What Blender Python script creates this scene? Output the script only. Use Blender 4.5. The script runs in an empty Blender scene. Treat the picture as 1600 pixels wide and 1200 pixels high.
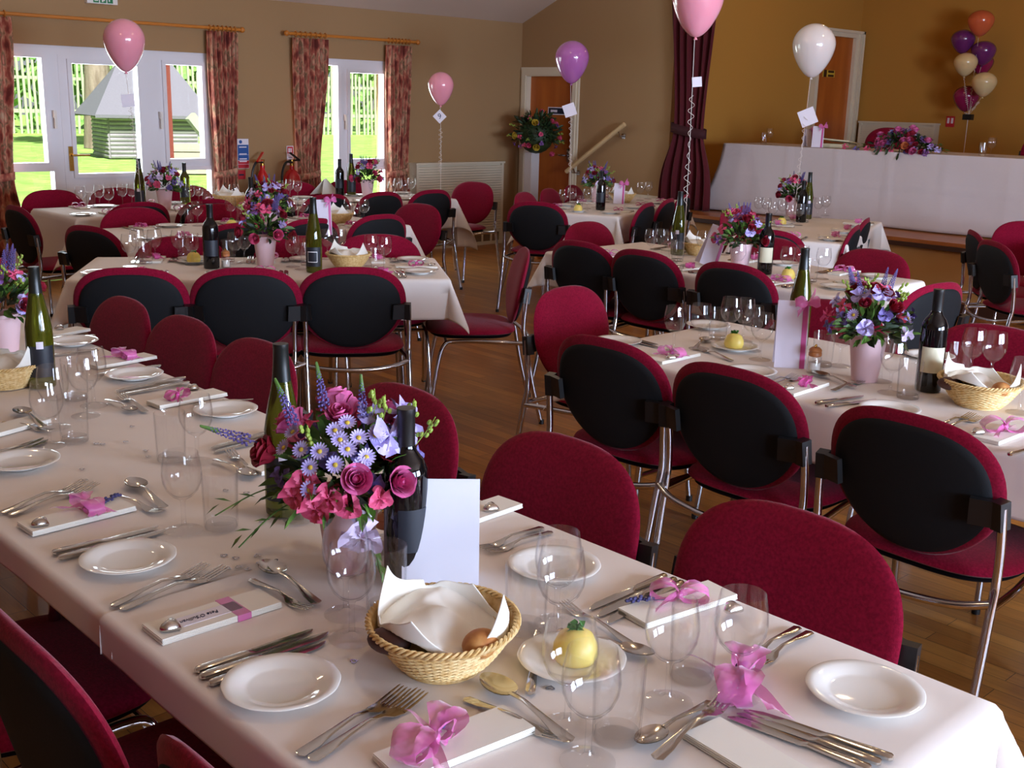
LAMP_W, STAGE_W, SKY, SUN, DAY_N, DAY_W, EXPO = 16, 7, 2.4, 12.0, (340, 780), 110, 0.0
import bpy, bmesh, math, random
from mathutils import Vector, Matrix, Euler
random.seed(7)
PI = math.pi
C = bpy.context.scene.collection
V = Vector
# ------------------------------------------------------------------ camera model (1600x1200)
EYE = V((0, 0, 1.55)); FPX = 1750.0
PITCH, ROLL, YAW = math.radians(14.12), math.radians(1.52), math.radians(46.3)
_fw = V((math.cos(YAW)*math.cos(PITCH), math.sin(YAW)*math.cos(PITCH), -math.sin(PITCH)))
_r = V((math.sin(YAW), -math.cos(YAW), 0)); _u = _r.cross(_fw)
RT = math.cos(ROLL)*_r + math.sin(ROLL)*_u; UP = -math.sin(ROLL)*_r + math.cos(ROLL)*_u
def ray(px, py): return (_fw*FPX + RT*(px-800) - UP*(py-600)).normalized()
def at(px, py, z):
    d = ray(px, py); return EYE + d*((z-EYE.z)/d.z)
def aty(px, py, y):
    d = ray(px, py); return EYE + d*(y/d.y)
def atx(px, py, x):
    d = ray(px, py); return EYE + d*(x/d.x)
T = 0.735     # table top (cloth surface)
TS = T+.0015
# ------------------------------------------------------------------ object helpers
KIDS = {}
def link(o, parent=None):
    C.objects.link(o)
    if parent is not None:
        o.parent = parent; KIDS.setdefault(parent.name, []).append(o)
    return o
def tag(o, label=None, cat=None, group=None, kind=None):
    if label: o['label'] = label
    if cat: o['category'] = cat
    if group: o['group'] = group
    if kind: o['kind'] = kind
    return o
def empty(name, loc=(0,0,0), rz=0, label=None, cat=None, group=None, parent=None):
    o = bpy.data.objects.new(name, None); o.empty_display_size = .05
    link(o, parent); o.location = loc; o.rotation_euler = (0,0,rz)
    return tag(o, label, cat, group)
def dup(o, loc=None, rz=None, label=None, group=None, parent=None, scale=None):
    c = o.copy(); link(c, parent)
    for ch in KIDS.get(o.name, []): dup(ch, parent=c)
    if loc is not None: c.location = loc
    if rz is not None: c.rotation_euler = (0,0,rz)
    if scale is not None: c.scale = (scale,)*3 if not hasattr(scale,'__len__') else scale
    if label: c['label'] = label
    if group: c['group'] = group
    return c
USED = {}
class Proto:
    """first call places the source itself, later calls place copies of it"""
    def __init__(s, o, cat): s.o, s.cat, s.used = o, cat, False
    def put(s, loc, rz=0, label='', group=None, scale=None):
        if not s.used:
            s.used = True; o = s.o; o.location = loc; o.rotation_euler = (0,0,rz)
            if scale is not None: o.scale = (scale,)*3 if not hasattr(scale,'__len__') else scale
            tag(o, label, s.cat, group); return o
        o = dup(s.o, loc, rz, label, group, scale=scale if scale is not None else 1.0); o['category'] = s.cat
        if not group and 'group' in o: del o['group']
        return o
class MB:
    def __init__(s): s.v, s.f = [], []
    def add(s, vs, fs):
        n = len(s.v); s.v += [tuple(v) for v in vs]; s.f += [tuple(i+n for i in f) for f in fs]; return s
    def box(s, a, b, bev=0):
        x0,y0,z0 = a; x1,y1,z1 = b
        if bev <= 0:
            return s.add([(x0,y0,z0),(x1,y0,z0),(x1,y1,z0),(x0,y1,z0),(x0,y0,z1),(x1,y0,z1),(x1,y1,z1),(x0,y1,z1)],
                [(0,3,2,1),(4,5,6,7),(0,1,5,4),(1,2,6,5),(2,3,7,6),(3,0,4,7)])
        bm = bmesh.new(); bmesh.ops.create_cube(bm, size=1)
        for v in bm.verts: v.co = V((x0+(v.co.x+.5)*(x1-x0), y0+(v.co.y+.5)*(y1-y0), z0+(v.co.z+.5)*(z1-z0)))
        bmesh.ops.bevel(bm, geom=bm.edges[:], offset=bev, segments=2, affect='EDGES')
        bm.verts.index_update()
        s.add([v.co for v in bm.verts], [[v.index for v in f.verts] for f in bm.faces]); bm.free(); return s
    def obox(s, c, half, rot):
        n = len(s.v); m = rot if isinstance(rot, Matrix) else Euler(rot).to_matrix()
        t = MB().box([-h for h in half], half)
        return s.add([m @ V(v) + V(c) for v in t.v], t.f)
    def lathe(s, prof, seg=24, c=(0,0,0), ax=1, ay=1, cap=True):
        n = len(prof); vs = []; fs = []
        for r, z in prof:
            for k in range(seg):
                a = 2*PI*k/seg; vs.append((c[0]+ax*r*math.cos(a), c[1]+ay*r*math.sin(a), c[2]+z))
        for i in range(n-1):
            for k in range(seg):
                k2 = (k+1) % seg; fs.append((i*seg+k, i*seg+k2, (i+1)*seg+k2, (i+1)*seg+k))
        if cap:
            if prof[0][0] > 1e-6: fs.append(tuple(range(seg-1, -1, -1)))
            if prof[-1][0] > 1e-6: fs.append(tuple(range((n-1)*seg, n*seg)))
        return s.add(vs, fs)
    def tube(s, pts, r, seg=8, closed=False):
        pts = [V(p) for p in pts]; n = len(pts); rr = r if hasattr(r,'__len__') else [r]*n
        vs = []; fs = []; nrm = None
        for i, p in enumerate(pts):
            t = (pts[min(i+1,n-1)] - pts[max(i-1,0)])
            t = t.normalized() if t.length > 1e-9 else V((0,0,1))
            if nrm is None:
                nrm = t.orthogonal().normalized()
            else:
                nrm = (nrm - t*nrm.dot(t)); nrm = nrm.normalized() if nrm.length > 1e-6 else t.orthogonal().normalized()
            b = t.cross(nrm)
            for k in range(seg):
                a = 2*PI*k/seg; vs.append(p + (nrm*math.cos(a) + b*math.sin(a))*rr[i])
        for i in range(n-1):
            for k in range(seg):
                k2 = (k+1) % seg; fs.append((i*seg+k, i*seg+k2, (i+1)*seg+k2, (i+1)*seg+k))
        fs.append(tuple(range(seg-1,-1,-1))); fs.append(tuple(range((n-1)*seg, n*seg)))
        return s.add(vs, fs)
    def grid(s, fn, nu, nv, wrap=False):
        vs = [fn(i/nu, j/nv) for j in range(nv+1) for i in range(nu+1)]; w = nu+1
        return s.add(vs, [(j*w+i, j*w+i+1, (j+1)*w+i+1, (j+1)*w+i) for j in range(nv) for i in range(nu)])
    def loft(s, secs, seg=8):
        vs = []; fs = []; n = len(secs)
        for x, y, z, hw, ht in secs:
            for k in range(seg):
                a = 2*PI*(k+.5)/seg; vs.append((x, y+hw*math.cos(a)*1.05, z+ht*math.sin(a)*1.05))
        for i in range(n-1):
            for k in range(seg):
                k2 = (k+1) % seg; fs.append((i*seg+k, i*seg+k2, (i+1)*seg+k2, (i+1)*seg+k))
        fs.append(tuple(range(seg-1,-1,-1))); fs.append(tuple(range((n-1)*seg, n*seg)))
        return s.add(vs, fs)
    def sphere(s, c, r, seg=10, rings=7, sc=(1,1,1)):
        prof = [(max(r*math.sin(PI*i/rings),0), -r*math.cos(PI*i/rings)) for i in range(rings+1)]
        t = MB().lathe(prof, seg, cap=False)
        return s.add([(c[0]+v[0]*sc[0], c[1]+v[1]*sc[1], c[2]+v[2]*sc[2]) for v in t.v], t.f)
    def xf(s, m):
        s.v = [tuple(m @ V(v)) for v in s.v]; return s
    def merge(s, o): return s.add(o.v, o.f)
    def mesh(s, name, mat, smooth=True, ang=40):
        me = bpy.data.meshes.new(name); me.from_pydata(s.v, [], s.f); me.update()
        bm = bmesh.new(); bm.from_mesh(me); bmesh.ops.remove_doubles(bm, verts=bm.verts[:], dist=1e-6)
        bmesh.ops.recalc_face_normals(bm, faces=bm.faces[:]); bm.to_mesh(me); bm.free()
        if smooth:
            me.polygons.foreach_set('use_smooth', [True]*len(me.polygons)); me.set_sharp_from_angle(angle=math.radians(ang))
        if mat: me.materials.append(mat)
        return me
    def build(s, name, mat, parent=None, smooth=True, ang=40, label=None, cat=None, group=None, kind=None, loc=None):
        o = bpy.data.objects.new(name, s.mesh(name, mat, smooth, ang)); link(o, parent)
        if loc is not None: o.location = loc
        return tag(o, label, cat, group, kind)
def smoothpath(pts, n=6):
    pts = [V(p) for p in pts]; out = []
    for i in range(len(pts)-1):
        p0 = pts[max(i-1,0)]; p1 = pts[i]; p2 = pts[i+1]; p3 = pts[min(i+2,len(pts)-1)]
        for k in range(n):
            t = k/n
            out.append(.5*((2*p1)+(-p0+p2)*t+(2*p0-5*p1+4*p2-p3)*t*t+(-p0+3*p1-3*p2+p3)*t**3))
    out.append(pts[-1]); return out
# ------------------------------------------------------------------ materials
def lin(c): return tuple(((v/255)/12.92 if v/255 <= .04045 else ((v/255+.055)/1.055)**2.4) for v in c)
M = {}
def mat(name, col, rough=.6, metal=0, spec=.5, coat=0, trans=0, sub=0, emit=None, estr=0, sheen=0, bump=None, var=None, alpha=1):
    m = bpy.data.materials.new(name); m.use_nodes = True; nt = m.node_tree; b = nt.nodes['Principled BSDF']
    c = (*lin(col), 1); I = b.inputs
    I['Base Color'].default_value = c; I['Roughness'].default_value = rough; I['Metallic'].default_value = metal
    I['Specular IOR Level'].default_value = spec; I['Coat Weight'].default_value = coat; I['Transmission Weight'].default_value = trans
    if coat: I['Coat Roughness'].default_value = .05
    if sub: I['Subsurface Weight'].default_value = sub; I['Subsurface Radius'].default_value = (.05,.03,.03)
    if sheen: I['Sheen Weight'].default_value = sheen; I['Sheen Roughness'].default_value = .4
    if emit: I['Emission Color'].default_value = (*lin(emit),1); I['Emission Strength'].default_value = estr
    if alpha < 1: I['Alpha'].default_value = alpha
    tc = None
    if bump or var:
        tc = nt.nodes.new('ShaderNodeTexCoord')
    if bump:
        sc, st, ds = bump
        n = nt.nodes.new('ShaderNodeTexNoise'); n.inputs['Scale'].default_value = sc; n.inputs['Detail'].default_value = 4
        bp = nt.nodes.new('ShaderNodeBump'); bp.inputs['Strength'].default_value = st; bp.inputs['Distance'].default_value = ds
        nt.links.new(tc.outputs['Object'], n.inputs['Vector']); nt.links.new(n.outputs['Fac'], bp.inputs['Height']); nt.links.new(bp.outputs['Normal'], I['Normal'])
    if var:
        sc, c2, stretch = var
        n = nt.nodes.new('ShaderNodeTexNoise'); n.inputs['Scale'].default_value = sc; n.inputs['Detail'].default_value = 5
        mp = nt.nodes.new('ShaderNodeMapping'); mp.inputs['Scale'].default_value = stretch
        r = nt.nodes.new('ShaderNodeValToRGB'); r.color_ramp.elements[0].position = .35; r.color_ramp.elements[1].position = .65
        r.color_ramp.elements[0].color = c; r.color_ramp.elements[1].color = (*lin(c2),1)
        nt.links.new(tc.outputs['Object'], mp.inputs['Vector']); nt.links.new(mp.outputs['Vector'], n.inputs['Vector'])
        nt.links.new(n.outputs['Fac'], r.inputs['Fac']); nt.links.new(r.outputs['Color'], I['Base Color'])
    M[name] = m; return m
def thin_glass(name, tint, edge, refl=1.0, rough=.01, edge_pow=.35):
    m = bpy.data.materials.new(name); m.use_nodes = True; nt = m.node_tree; nt.nodes.clear()
    out = nt.nodes.new('ShaderNodeOutputMaterial'); mix = nt.nodes.new('ShaderNodeMixShader')
    tr = nt.nodes.new('ShaderNodeBsdfTransparent'); gl = nt.nodes.new('ShaderNodeBsdfGlossy'); gl.inputs['Roughness'].default_value = rough
    lw = nt.nodes.new('ShaderNodeLayerWeight'); lw.inputs['Blend'].default_value = .5
    pw = nt.nodes.new('ShaderNodeMath'); pw.operation = 'POWER'; pw.inputs[1].default_value = 5.0
    ma = nt.nodes.new('ShaderNodeMath'); ma.operation = 'MULTIPLY_ADD'; ma.inputs[1].default_value = .5*refl; ma.inputs[2].default_value = .052*refl; ma.use_clamp = True
    p2 = nt.nodes.new('ShaderNodeMath'); p2.operation = 'POWER'; p2.inputs[1].default_value = 1/edge_pow
    cr = nt.nodes.new('ShaderNodeMix'); cr.data_type = 'RGBA'; cr.inputs[6].default_value = (*tint,1); cr.inputs[7].default_value = (*edge,1)
    nt.links.new(lw.outputs['Facing'], pw.inputs[0]); nt.links.new(pw.outputs[0], ma.inputs[0]); nt.links.new(lw.outputs['Facing'], p2.inputs[0])
    nt.links.new(p2.outputs[0], cr.inputs[0]); nt.links.new(cr.outputs[2], tr.inputs['Color'])
    nt.links.new(ma.outputs[0], mix.inputs[0]); nt.links.new(tr.outputs[0], mix.inputs[1]); nt.links.new(gl.outputs[0], mix.inputs[2]); nt.links.new(mix.outputs[0], out.inputs[0])
    M[name] = m; return m
def node_mat(name): 
    m = bpy.data.materials.new(name); m.use_nodes = True; M[name] = m
    return m, m.node_tree, m.node_tree.nodes['Principled BSDF']
mat('wall_paint', (164,130,90), .85, bump=(60,.15,.002)); mat('wall_paint_lamplit', (180,128,50), .85, bump=(60,.15,.002))  # stage walls: same hall paint, warm tungsten light put into its yellower colour
mat('ceiling_paint', (210,192,176), .9); mat('trim_paint', (222,210,186), .5); mat('upvc', (232,230,234), .35)
mat('panel_white', (214,202,178), .55); mat('stage_front', (190,140,80), .7)
mat('red_fabric', (134,14,46), .95, spec=.12, sheen=.12, bump=(350,.35,.002), var=(160,(112,8,36),(1,1,1)))
mat('black_shell', (19,20,23), .75, spec=.25, bump=(280,.3,.001)); mat('black_plastic', (16,16,18), .4)
mat('chrome', (200,200,205), .12, metal=1); mat('steel', (205,200,192), .16, metal=1); mat('silver', (215,213,208), .22, metal=1)
mat('cloth', (236,228,222), .8, spec=.2, bump=(700,.12,.0006)); mat('napkin', (240,236,226), .85, spec=.2, bump=(500,.15,.0006))
mat('stage_cloth', (206,194,194), .85, spec=.2, bump=(18,.3,.01))
mat('china', (240,238,232), .08, coat=.3); mat('paper', (224,224,236), .7); mat('pale_paper', (226,218,232), .7)
mat('pink_ribbon', (226,110,180), .35, sheen=.5, alpha=.72); mat('pink_deep', (214,84,158), .4, alpha=.85)
mat('butter', (238,214,110), .4, sub=.2); mat('parsley', (40,120,30), .6); mat('lavender', (70,66,110), .8)
mat('pot_pink', (226,190,194), .45); mat('leaf', (52,88,30), .5, var=(30,(96,130,50),(1,1,1))); mat('leaf_dark', (20,40,18), .55, var=(20,(44,66,28),(1,1,1)))
mat('lime', (142,164,64), .5); mat('rose', (196,70,130), .55, var=(60,(224,120,170),(1,1,1))); mat('pink_petal', (214,80,120), .55)
mat('red_petal', (150,28,50), .55); mat('lilac', (166,150,214), .55, var=(70,(200,190,236),(1,1,1))); mat('mauve', (128,84,150), .6)
mat('pale_lilac', (214,196,226), .55); mat('purple', (98,84,146), .6); mat('yellow_flower', (206,176,60), .5); mat('peach', (216,130,80), .6)
mat('wicker', (206,164,96), .55, var=(90,(232,204,146),(1,1,1)), bump=(120,.3,.002)); mat('crust', (176,112,56), .6, var=(30,(206,150,86),(1,1,1)))
mat('dark_roll', (70,34,22), .6); mat('capsule', (22,26,24), .35); mat('capsule_black', (14,14,16), .4); mat('label_cream', (222,216,186), .6); mat('label_dark', (30,34,44), .5)
mat('bottle_black', (10,10,12), .06, spec=.6); mat('ink', (40,40,70), .6); mat('hem', (250,248,250), .7)
mat('wood_door', (166,84,28), .4, var=(6,(188,104,40),(1,1,.12))); mat('pine', (196,120,44), .35); mat('rail_wood', (214,184,136), .4)
mat('stage_boards', (150,84,36), .35, var=(8,(176,104,48),(1,.15,1))); mat('dark_wood', (60,30,16), .5)
mat('velvet', (84,8,22), .9, sheen=.25); mat('brass', (196,150,70), .25, metal=1)
mat('ext_red', (190,20,24), .25, coat=.3); mat('sign_blue', (36,84,156), .5); mat('sign_red', (190,30,44), .5); mat('sign_green', (20,120,70), .5); mat('navy', (18,26,54), .5)
mat('pedestal', (206,200,200), .5); mat('bark', (120,104,94), .9, var=(8,(150,134,124),(1,1,.2)), bump=(12,.5,.03)); mat('post_red', (116,52,38), .6)
mat('grass', (120,170,70), .9, var=(3,(160,200,96),(1,1,1))); mat('tree_leaf', (84,134,62), .7, var=(2.5,(150,190,104),(1,1,1))); mat('pale', (164,172,150), .8)
mat('log_grey', (128,124,134), .8, var=(5,(156,150,160),(.2,1,1))); mat('shingle', (112,110,124), .85, bump=(20,.3,.02)); mat('planter_wood', (170,162,150), .8)
mat('table_board', (120,84,52), .6); mat('salt', (232,228,220), .8); mat('cork_cap', (170,104,56), .5); mat('patio', (214,206,196), .9)
mat('tag_white', (232,226,236), .6); mat('string_white', (226,214,206), .6); mat('lamp_white', (230,226,220), .4); mat('bulb', (255,226,180), .4, emit=(255,214,150), estr=30)
mat('vent_dark', (120,92,64), .6); mat('confetti', (190,186,190), .25, metal=1); mat('tie_dark', (60,10,20), .8)
mat('balloon_pink', (240,158,176), .16, spec=.55, coat=.6, sub=.35); mat('balloon_purple', (178,104,172), .16, spec=.55, coat=.6, sub=.2)
mat('balloon_white', (232,222,218), .16, spec=.55, coat=.6, sub=.3); mat('balloon_orange', (226,110,70), .18, coat=.5, sub=.2, alpha=.8); mat('balloon_violet', (104,40,104), .18, coat=.6); mat('balloon_cream', (226,200,150), .18, coat=.5, sub=.2); mat('balloon_magenta', (150,28,84), .18, coat=.5, alpha=.85)
thin_glass('glass', (.999,.999,.999), (.70,.70,.73), 1.0, edge_pow=.15); thin_glass('pane', (.97,.98,.97), (.8,.85,.8), .8); thin_glass('thick_glass', (.99,.99,.99), (.7,.71,.73), 1.6, edge_pow=.25)
thin_glass('bottle_green', (.16,.20,.03), (.02,.03,.005), 1.2, edge_pow=.5)
def lab_water(): pass
# wood strip floor (long boards running towards the window wall)
m, nt, b = node_mat('floor_wood')
tc = nt.nodes.new('ShaderNodeTexCoord'); mp = nt.nodes.new('ShaderNodeMapping'); mp.inputs['Rotation'].default_value = (0,0,PI/2)
br = nt.nodes.new('ShaderNodeTexBrick'); br.inputs['Scale'].default_value = 1; br.inputs['Brick Width'].default_value = .55; br.inputs['Row Height'].default_value = .07
br.inputs['Mortar Size'].default_value = .0012; br.inputs['Color1'].default_value = (*lin((152,92,36)),1); br.inputs['Color2'].default_value = (*lin((186,122,54)),1); br.inputs['Mortar'].default_value = (*lin((70,40,16)),1)
mp2 = nt.nodes.new('ShaderNodeMapping'); mp2.inputs['Scale'].default_value = (40,2.5,1); ns = nt.nodes.new('ShaderNodeTexNoise'); ns.inputs['Scale'].default_value = 1.4; ns.inputs['Detail'].default_value = 6
mx = nt.nodes.new('ShaderNodeMix'); mx.data_type = 'RGBA'; mx.blend_type = 'MULTIPLY'; mx.inputs[0].default_value = .55
rp = nt.nodes.new('ShaderNodeValToRGB'); rp.color_ramp.elements[0].color = (.55,.5,.45,1); rp.color_ramp.elements[0].position = .35; rp.color_ramp.elements[1].position = .65
L = nt.links
L.new(tc.outputs['Object'], mp.inputs['Vector']); L.new(mp.outputs['Vector'], br.inputs['Vector']); L.new(tc.outputs['Object'], mp2.inputs['Vector']); L.new(mp2.outputs['Vector'], ns.inputs['Vector'])
L.new(ns.outputs['Fac'], rp.inputs['Fac']); L.new(br.outputs['Color'], mx.inputs[6]); L.new(rp.outputs['Color'], mx.inputs[7]); L.new(mx.outputs[2], b.inputs['Base Color'])
b.inputs['Roughness'].default_value = .28; b.inputs['Specular IOR Level'].default_value = .5
# printed curtain fabric: terracotta, sand and sage blotches in loose vertical bands
m, nt, b = node_mat('print_fabric'); L = nt.links
tc = nt.nodes.new('ShaderNodeTexCoord'); mp = nt.nodes.new('ShaderNodeMapping'); mp.inputs['Scale'].default_value = (9,9,5)
n1 = nt.nodes.new('ShaderNodeTexNoise'); n1.inputs['Scale'].default_value = 1.3; n1.inputs['Detail'].default_value = 3
r1 = nt.nodes.new('ShaderNodeValToRGB'); e = r1.color_ramp.elements; e[0].position = .36; e[0].color = (*lin((120,52,44)),1); e[1].position = .7; e[1].color = (*lin((206,168,136)),1)
for p_, c_ in ((.45,(176,92,74)),(.52,(210,150,120)),(.58,(128,106,76)),(.63,(196,120,100))): x = e.new(p_); x.color = (*lin(c_),1)
L.new(tc.outputs['Object'], mp.inputs['Vector']); L.new(mp.outputs['Vector'], n1.inputs['Vector']); L.new(n1.outputs['Fac'], r1.inputs['Fac']); L.new(r1.outputs['Color'], b.inputs['Base Color']); b.inputs['Roughness'].default_value = .85
# ================================================================== THE SETTING
YW, XW, XS, SZ, YS, XB = 9.4, 9.0, 8.63, .56, 7.3, 12.55     # window wall, stage-side wall, stage edge, stage height, stage side wall, stage back wall
XL, YN, EAVE, RIDGE_Y, PITCH_R = -3.2, -3.4, 2.40, 3.2, .425
def S(mb, name, m, parent=None, smooth=False, label=None, cat=None, kind='structure', ang=40):
    return mb.build(name, M[m], parent, smooth, ang, label, cat, None, None if parent else kind)
def gridfill(mb, us, vs, holes, put):
    us = sorted(set([round(u,4) for u in us] + [round(x,4) for h in holes for x in h[:2]])); vs = sorted(set([round(v,4) for v in vs] + [round(x,4) for h in holes for x in h[2:]]))
    for a, b in zip(us, us[1:]):
        for c, d in zip(vs, vs[1:]):
            mu, mv = (a+b)/2, (c+d)/2
            if mu < us[0] or any(h[0] < mu < h[1] and h[2] < mv < h[3] for h in holes): continue
            put(a, b, c, d)
S(MB().box((XL,YN,-.12),(XB,YW,0)), 'floor', 'floor_wood')
S(MB().box((XL-30,YW+.3,-.45),(60,80,-.15)), 'ground', 'grass', label=None)
W1 = (3.02, 5.24, 0.0, 1.90)     # garden door unit opening
W2 = (6.02, 7.20, .5, 1.915)    # narrow window opening
mb = MB(); gridfill(mb, (XL, XW+.0), (0, EAVE), [W1, W2], lambda a,b,c,d: mb.box((a,YW,c),(b,YW+.28,d))); S(mb, 'wall_windows', 'wall_paint')
DW = (8.49, 9.385, 0, 1.93)
mb = MB(); gridfill(mb, (7.24, YW), (0, EAVE), [DW], lambda a,b,c,d: mb.box((XW,a,c),(XW+.15,b,d)))
# gable above the eaves with the stage opening cut out
zr = EAVE+PITCH_R*(YW-RIDGE_Y); zl = EAVE+PITCH_R*0
yl = YN
pts = [(YW,EAVE),(RIDGE_Y,zr),(yl,EAVE),(yl,0),(yl+.6,0),(yl+.6,3.1),(7.24,3.1),(7.24,EAVE)]
bm = bmesh.new(); f = bm.faces.new([bm.verts.new((XW,y,z)) for y,z in pts]); r = bmesh.ops.extrude_face_region(bm, geom=[f])
for v in r['geom']:
    if isinstance(v, bmesh.types.BMVert): v.co.x += .15
bmesh.ops.triangulate(bm, faces=bm.faces[:]); bm.verts.index_update(); mb.add([v.co for v in bm.verts], [[v.index for v in q.verts] for q in bm.faces]); bm.free()
mb.box((XW+.15,YN-.12,3.1),(XW+.2,YS+.12,4.25)).box((XW+.15,YS-.06,2.3),(XW+.2,YW+.28,4.25)); S(mb, 'wall_stage', 'wall_paint')  # these boxes: unseen panels added to block a sun leak onto the stage
S(MB().box((XW+.15,YS,SZ-.4),(XB,YS+.12,4.2)), 'wall_stage_side', 'wall_paint_lamplit'); S(MB().box((XB,YN,SZ-.4),(XB+.12,YS+.12,4.2)), 'wall_stage_back', 'wall_paint_lamplit')
S(MB().box((XW+.15,YN,4.2),(XB+.12,YS+.12,4.3)), 'ceiling_stage', 'ceiling_paint')
S(MB().box((XW+.15,YN-.12,SZ-.4),(XB,YN,4.2)), 'wall_stage_far', 'wall_paint_lamplit')
NW = [(0.0,2.3,.7,2.15),(2.9,5.3,.7,2.15)]
mb = MB(); gridfill(mb, (XL, XW), (0, EAVE), NW, lambda a,b,c,d: mb.box((a,YN-.28,c),(b,YN,d))); S(mb, 'wall_near', 'wall_paint')
mb = MB().box((XL-.15,YN,0),(XL,YW,EAVE)); mb.add([(XL,YN,EAVE),(XL,YW,EAVE),(XL,RIDGE_Y,zr),(XL-.15,YN,EAVE),(XL-.15,YW,EAVE),(XL-.15,RIDGE_Y,zr)], [(0,1,2),(5,4,3),(0,2,5,3),(1,4,5,2)]); S(mb, 'wall_left', 'wall_paint')
mb = MB()
for ya in (YW+.28, YN-.28):
    ze = EAVE - PITCH_R*.28*(1 if ya > 0 else 1); 
    za = EAVE + PITCH_R*(YW-ya) if ya > 0 else EAVE - .119
    if ya < 0: zb = zr
    mb.add([(XL,ya,za),(XW,ya,za),(XW,RIDGE_Y,zr),(XL,RIDGE_Y,zr),(XL,ya,za+.1),(XW,ya,za+.1),(XW,RIDGE_Y,zr+.1),(XL,RIDGE_Y,zr+.1)],[(0,1,2,3),(7,6,5,4),(0,4,5,1),(1,5,6,2),(2,6,7,3),(3,7,4,0)])
S(mb, 'ceiling', 'ceiling_paint')
# stage platform, its boards, nosing with its shadow line, and front panel
S(MB().box((XS,YN,SZ-.03),(XB,8.1,SZ)), 'trim_1', 'stage_boards')
S(MB().box((XS-.03,YN,SZ-.065),(XS+.02,8.1,SZ-.03)), 'trim_2', 'dark_wood')  # nosing strip, coloured dark for the shadow line below the stage edge
S(MB().box((XS+.01,YN,.1),(XS+.05,8.1,SZ-.06)).box((XS+.02,8.05,.0),(XW,8.1,SZ-.03)), 'wall_stage_front', 'stage_front')
S(MB().box((XS-.005,YN,0),(XS+.04,8.1,.1)), 'baseboard_stage', 'dark_wood')
S(MB().box((XW-.02,7.32,SZ),(XW,8.1,SZ+.1)).box((XW+.2,YS-.02,SZ),(XB,YS,SZ+.12)), 'trim_3', 'trim_paint')
S(MB().box((XB-.02,YN,SZ),(XB,YS,SZ+.12)), 'trim_4', 'trim_paint')
S(MB().box((XL,YW-.018,0),(W1[0],YW,.12)).box((W1[1],YW-.018,0),(7.4,YW,.12)).box((8.67,YW-.018,0),(XW,YW,.12)), 'baseboard_windows', 'trim_paint')
# steps up to the stage along the wall (behind the tables)
st = S(MB().box((XW-.95,8.1,0),(XW,8.35,.37)).box((XW-.95,8.35,0),(XW,8.48,.185)), 'trim_5', 'stage_boards')
# --- garden door unit (window_1 with door_1 in its middle)
w = empty('window_1', (0,0,0)); w['kind'] = 'structure'
def frame(holes, x0, x1, z0, z1, y0, y1, name, parent, m='upvc', prof=True):
    mb = MB(); gridfill(mb, (x0,x1), (z0,z1), holes, lambda a,b,c,d: mb.box((a,y0,c),(b,y1,d)))
    if prof:
        for h in holes:
            t = .035; a,b,c,d = h
            for q in ((a-t,b+t,c-t,c),(a-t,b+t,d,d+t),(a-t,a,c,d),(b,b+t,c,d)): mb.box((q[0],y0-.018,q[2]),(q[1],y0,q[3]))
    return S(mb, name, m, parent)
def panes(holes, y, parent):
    for a,b,c,d in holes: S(MB().box((a-.004,y,c-.004),(b+.004,y+.006,d+.004)), 'glass_pane', 'pane', parent)
HL = [(3.10,3.665,.97,1.80),(3.10,3.705,.62,.90)]; HR = [(4.735,5.075,.985,1.79),(4.76,5.13,.60,.885)]
frame(HL, W1[0], 3.80, .52, W1[3], YW+.02, YW+.09, 'window_frame', w); frame(HR, 4.585, W1[1], .50, W1[3], YW+.02, YW+.09, 'window_frame', w)
S(MB().box((W1[0],YW+.02,0),(3.80,YW+.09,.52)).box((4.585,YW+.02,0),(W1[1],YW+.09,.50)), 'lower_panel', 'wall_paint', w); S(MB().box((3.80,YW+.02,1.83),(4.585,YW+.09,1.90)).box((3.80,YW,0),(4.585,YW+.09,.02)), 'window_head', 'upvc', w)
S(MB().box((W1[0],YW-.05,.50),(3.80,YW+.03,.535)).box((4.585,YW-.05,.48),(W1[1],YW+.03,.515)), 'window_sill', 'upvc', w)
panes(HL, YW+.05, w); panes(HR, YW+.05, w)
for x, z in ((3.735,1.36),(4.66,1.36)):
    S(MB().obox((x,YW-.012,z),(.011,.014,.03),(0,0,0)).obox((x,YW-.028,z-.05),(.009,.008,.065),(0,0,0)), 'window_handle', 'lamp_white', w)
d1 = empty('door_1', (0,0,0)); d1['kind'] = 'structure'
HD = [(3.905,4.47,.875,1.765)]
frame(HD, 3.80, 4.585, .02, 1.83, YW+.015, YW+.085, 'door_leaf', d1); panes(HD, YW+.05, d1)
S(MB().box((3.93,YW+.003,.12),(4.45,YW+.016,.72)), 'door_panel', 'upvc', d1)
S(MB().obox((3.855,YW+.006,1.00),(.018,.008,.10),(0,0,0)).tube([(3.855,YW,1.03),(3.855,YW-.05,1.03),(3.99,YW-.055,1.03)], .009), 'door_handle', 'brass', d1)
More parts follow.
